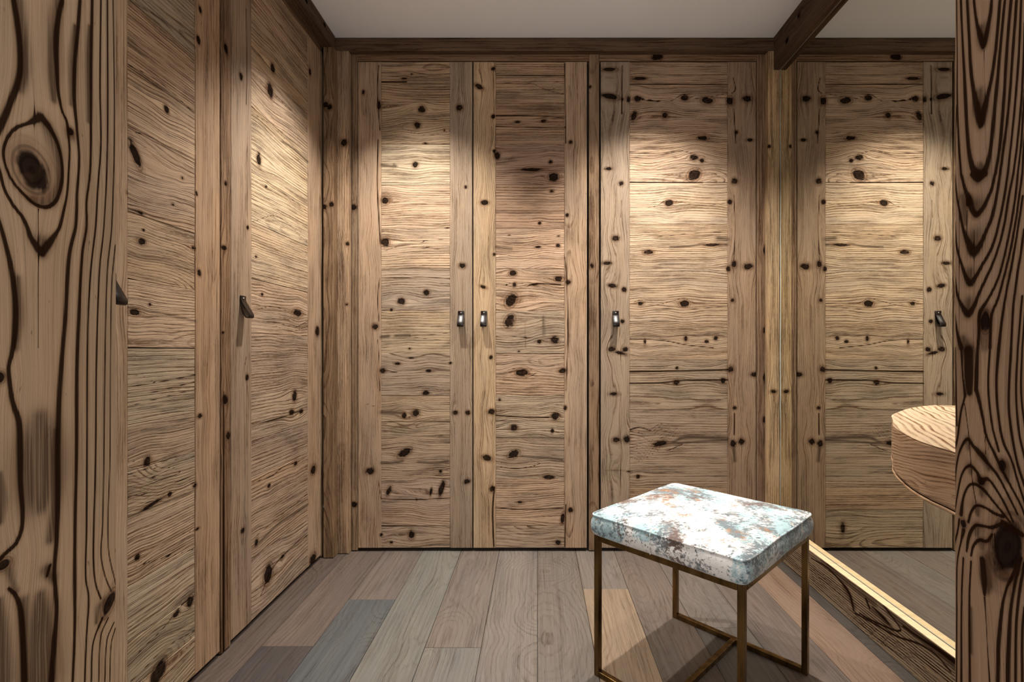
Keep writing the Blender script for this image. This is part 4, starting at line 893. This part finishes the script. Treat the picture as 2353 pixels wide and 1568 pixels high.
desk = empty('vanity_desk', (0.80, 0.85, 0.632), label='wall-mounted larch desk with a rounded end in front of the mirror', cat='desk')
rnd = random.Random(91)
def rotf(x, y, deg):
    c, s = math.cos(math.radians(deg)), math.sin(math.radians(deg)); return x * c + y * s, -x * s + y * c
hh, zz = rotf(TV[:, 0], TV[:, 1], 62)
gv, wv = field(hh, zz, (hh.min(), hh.max(), zz.min(), zz.max()), 'h', [], 0.0135, None, rnd, pith=(0.95, 0.03), bend=1.5)
wv[:, 0] += 0.35 * vn(TV[:, 0] * 14, TV[:, 1] * 14, 4.0)
mk('table_top', TV, TF, M_DESK, desk, attrs={'grain': gv, 'wood': wv}, color=(0.54, 0.41, 0.28), label='pale desk top with broad ring grain')
def desk_band(name, ztop, zbot, off, color, bot=False, lab=None, nz=24):
    V = []; 
    dx = np.gradient(ex); dy = np.gradient(ey); ln = np.hypot(dx, dy)
    nx, ny = dy / ln, -dx / ln
    sgn = -1 if nx[60] > 0 else 1
    for i in range(len(ex)):
        for j in range(nz):
            z = ztop + (zbot - ztop) * j / (nz - 1)
            e = 0.0012 if j in (0, nz - 1) else 0
            V.append((min(1.0150, ex[i] + sgn * nx[i] * (off - e)), ey[i] + sgn * ny[i] * (off - e), z))
    V = np.array(V)
    Fq = []
    for i in range(len(ex) - 1):
        for j in range(nz - 1):
            a = i * nz + j
            Fq.append((a, a + 1, a + nz + 1, a + nz))
    s = np.repeat(tt, nz); z = V[:, 2].copy()
    base = len(V)
    h2, z2 = rotf(s, z, 8)
    gv, wv = field(h2, z2, (h2.min(), h2.max(), z2.min(), z2.max()), 'h', [], 0.0052, None, random.Random(92), pith=(0.05, 0.01), bend=1.6)
    wv[:, 0] += 0.8 * vn(s * 16, z * 26, 8.0)
    if bot:   # underside
        V2 = np.array([(1.0150, ey[i], zbot) for i in range(len(ex))])
        b0 = len(V)
        V = np.concatenate([V, V2]); gv = np.concatenate([gv, gv[:len(ex)]]); wv = np.concatenate([wv, wv[:len(ex)]])
        for i in range(len(ex) - 1):
            Fq.append((i * nz + nz - 1, b0 + i, b0 + i + 1, (i + 1) * nz + nz - 1))
    return mk(name, V, Fq, M_APRON, desk, attrs={'grain': gv, 'wood': wv}, color=color, label=lab)
desk_band('apron', ZT, ZT - 0.082, 0.0, (0.31, 0.205, 0.13), bot=True, lab='brown curved apron of the desk')
desk_band('lower_lip', ZT - 0.0835, ZT - 0.0885, 0.0008, (0.34, 0.225, 0.14), bot=True, nz=4)

# ------------------------------------------------------------------ stool
ANG = math.radians(-45.6); UL, VL = 0.397, 0.412
CX, CY = 0.4355, 1.3030
def sx(p):
    c, s = math.cos(ANG), math.sin(ANG)
    return (CX + p[0] * c - p[1] * s, CY + p[0] * s + p[1] * c, p[2])
stool = empty('stool', (CX, CY, 0), label='square stool with distressed teal and rust velvet seat on a thin brass frame', cat='stool')
TB = 0.0150
hu, hv = UL / 2, VL / 2
ZS = 0.372
for (a, b) in ((-1, -1), (1, -1), (1, 1), (-1, 1)):
    m = MB(); x = a * (hu - TB / 2); y = b * (hv - TB / 2)
    m.box((x - TB / 2, y - TB / 2, 0.0005), (x + TB / 2, y + TB / 2, ZS), bev=0.0012)
    m.build('leg', M_BRASS, stool, xf=sx)
for b in (-1, 1):
    y = b * (hv - TB / 2)
    m = MB(); m.box((-hu + TB + 0.0003, y - TB / 2, 0.0005), (hu - TB - 0.0003, y + TB / 2, TB), bev=0.0012)
    m.build('base_rail', M_BRASS, stool, xf=sx)
    m = MB(); m.box((-hu + TB + 0.0003, y - TB / 2, ZS - TB), (hu - TB - 0.0003, y + TB / 2, ZS), bev=0.0012)
    m.build('seat_rail', M_BRASS, stool, xf=sx)
for a in (-1, 1):
    x = a * (hu - TB / 2)
    m = MB(); m.box((x - TB / 2, -hv + TB + 0.0003, ZS - TB), (x + TB / 2, hv - TB - 0.0003, ZS), bev=0.0012)
    m.build('seat_rail', M_BRASS, stool, xf=sx)
m = MB(); m.box((-TB / 2, -hv + TB + 0.0003, 0.0005), (TB / 2, hv - TB - 0.0003, TB), bev=0.0012)
m.build('cross_bar', M_BRASS, stool, xf=sx)
# cushion: rounded pad, a little domed and plump at the sides
NU, NP = 30, 8
cu, cv = hu + 0.007, hv + 0.007
Z0, Z1 = ZS + 0.0005, 0.4275
def cushion():
    V = []; Fq = []
    # profile rings from the bottom edge up over the top rim to the centre
    def ring(inset, z, bulge, rc):
        pts = []
        n = 14
        au, av = cu - inset + bulge, cv - inset + bulge
        for q in range(4):
            sx_, sy_ = ((1, 1), (-1, 1), (-1, -1), (1, -1))[q]
            a0 = q * math.pi / 2
            for k in range(n):       # straight run + corner
                an = a0 + (math.pi / 2) * k / (n - 1)
                pts.append((sx_ * (au - rc) + rc * math.cos(an), sy_ * (av - rc) + rc * math.sin(an), z))
            nx_, ny_ = ((-1, 1), (-1, -1), (1, -1), (1, 1))[q]
            a1 = a0 + math.pi / 2
            p0 = pts[-1]; p1 = (nx_ * (au - rc) + rc * math.cos(a1), ny_ * (av - rc) + rc * math.sin(a1), z)
            for k in range(1, 16):
                u = k / 16; w = 0.0014 * math.sin(u * 9 + z * 300 + q * 2)
                pts.append((p0[0] + (p1[0] - p0[0]) * u + w * abs(math.cos(a1)) * 1, p0[1] + (p1[1] - p0[1]) * u + w * abs(math.sin(a1)), z))
        return pts
    rings = [ring(0.02, Z0, 0, 0.012), ring(0.004, Z0 + 0.0005, 0, 0.016), ring(0, Z0 + 0.005, 0.0005, 0.018), ring(0, Z0 + 0.014, 0.0035, 0.018), ring(0, Z0 + 0.026, 0.0045, 0.018), ring(0, Z0 + 0.038, 0.0030, 0.018),
             ring(0, Z1 - 0.010, 0.0005, 0.018), ring(0.0015, Z1 - 0.004, 0, 0.018), ring(0.006, Z1, 0, 0.017), ring(0.014, Z1 + 0.0035, 0, 0.016), ring(0.035, Z1 + 0.006, 0, 0.015), ring(0.075, Z1 + 0.0085, 0, 0.015), ring(0.13, Z1 + 0.0100, 0, 0.012), ring(0.19, Z1 + 0.0105, 0, 0.002)]
    n = len(rings[0])
    for r in rings: V += r
    for i in range(len(rings) - 1):
        for k in range(n):
            Fq.append((i * n + k, i * n + (k + 1) % n, (i + 1) * n + (k + 1) % n, (i + 1) * n + k))
    Fq.append(tuple(range(n - 1, -1, -1))); Fq.append(tuple((len(rings) - 1) * n + k for k in range(n)))
    return V, Fq, rings[7]
V, Fq, pr = cushion()
cush = mk('seat_cushion', [sx(p) for p in V], Fq, M_FABRIC, stool, smooth=True, label='velvet seat pad mottled white, teal, slate and rust')
m = MB()
m.tube([sx((p[0] * 1.004, p[1] * 1.004, p[2] + 0.0015)) for p in pr], 0.0028, 7, closed=True)
# seam on the front side and a second roll below the top edge
m.tube([sx((-cu * 0.10, -cv - 0.0046 + 0.003 * ((z - 0.03) / 0.03) ** 2, Z0 + z)) for z in np.linspace(0.002, 0.052, 8)], 0.0016, 6)
m.build('piping', M_FABRIC, cush, smooth=True)

# ------------------------------------------------------------------ recessed downlights (just outside the frame, they light the room)
for i, (lx, lyy, le, ls) in enumerate(DOWN):
    t = empty('ceiling_downlight', (lx, lyy, HC - 0.004), label=('small round recessed ceiling spot before the left part of the back wardrobes', 'small round recessed ceiling spot before the single back wardrobe',
        'small round recessed ceiling spot near the doorway, left', 'small round recessed ceiling spot above the stool')[i], cat='ceiling light', group='recessed ceiling spots')
    m = MB()
    n = 24
    V = []; Fq = []
    for (r, z) in ((0.040, -0.0005), (0.040, -0.003), (0.031, -0.0035), (0.029, -0.0008)):
        V += [(lx + r * math.cos(2 * math.pi * k / n), lyy + r * math.sin(2 * math.pi * k / n), HC + z) for k in range(n)]
    for j in range(3):
        for k in range(n):
            Fq.append((j * n + k, j * n + (k + 1) % n, (j + 1) * n + (k + 1) % n, (j + 1) * n + k))
    mk('trim_ring', V, Fq, M_LAMP, t)
    V = [(lx + 0.0288 * math.cos(2 * math.pi * k / n), lyy + 0.0288 * math.sin(2 * math.pi * k / n), HC - 0.0012) for k in range(n)]
    mk('lamp_disc', V, [tuple(range(n - 1, -1, -1))], M_DISC, t)
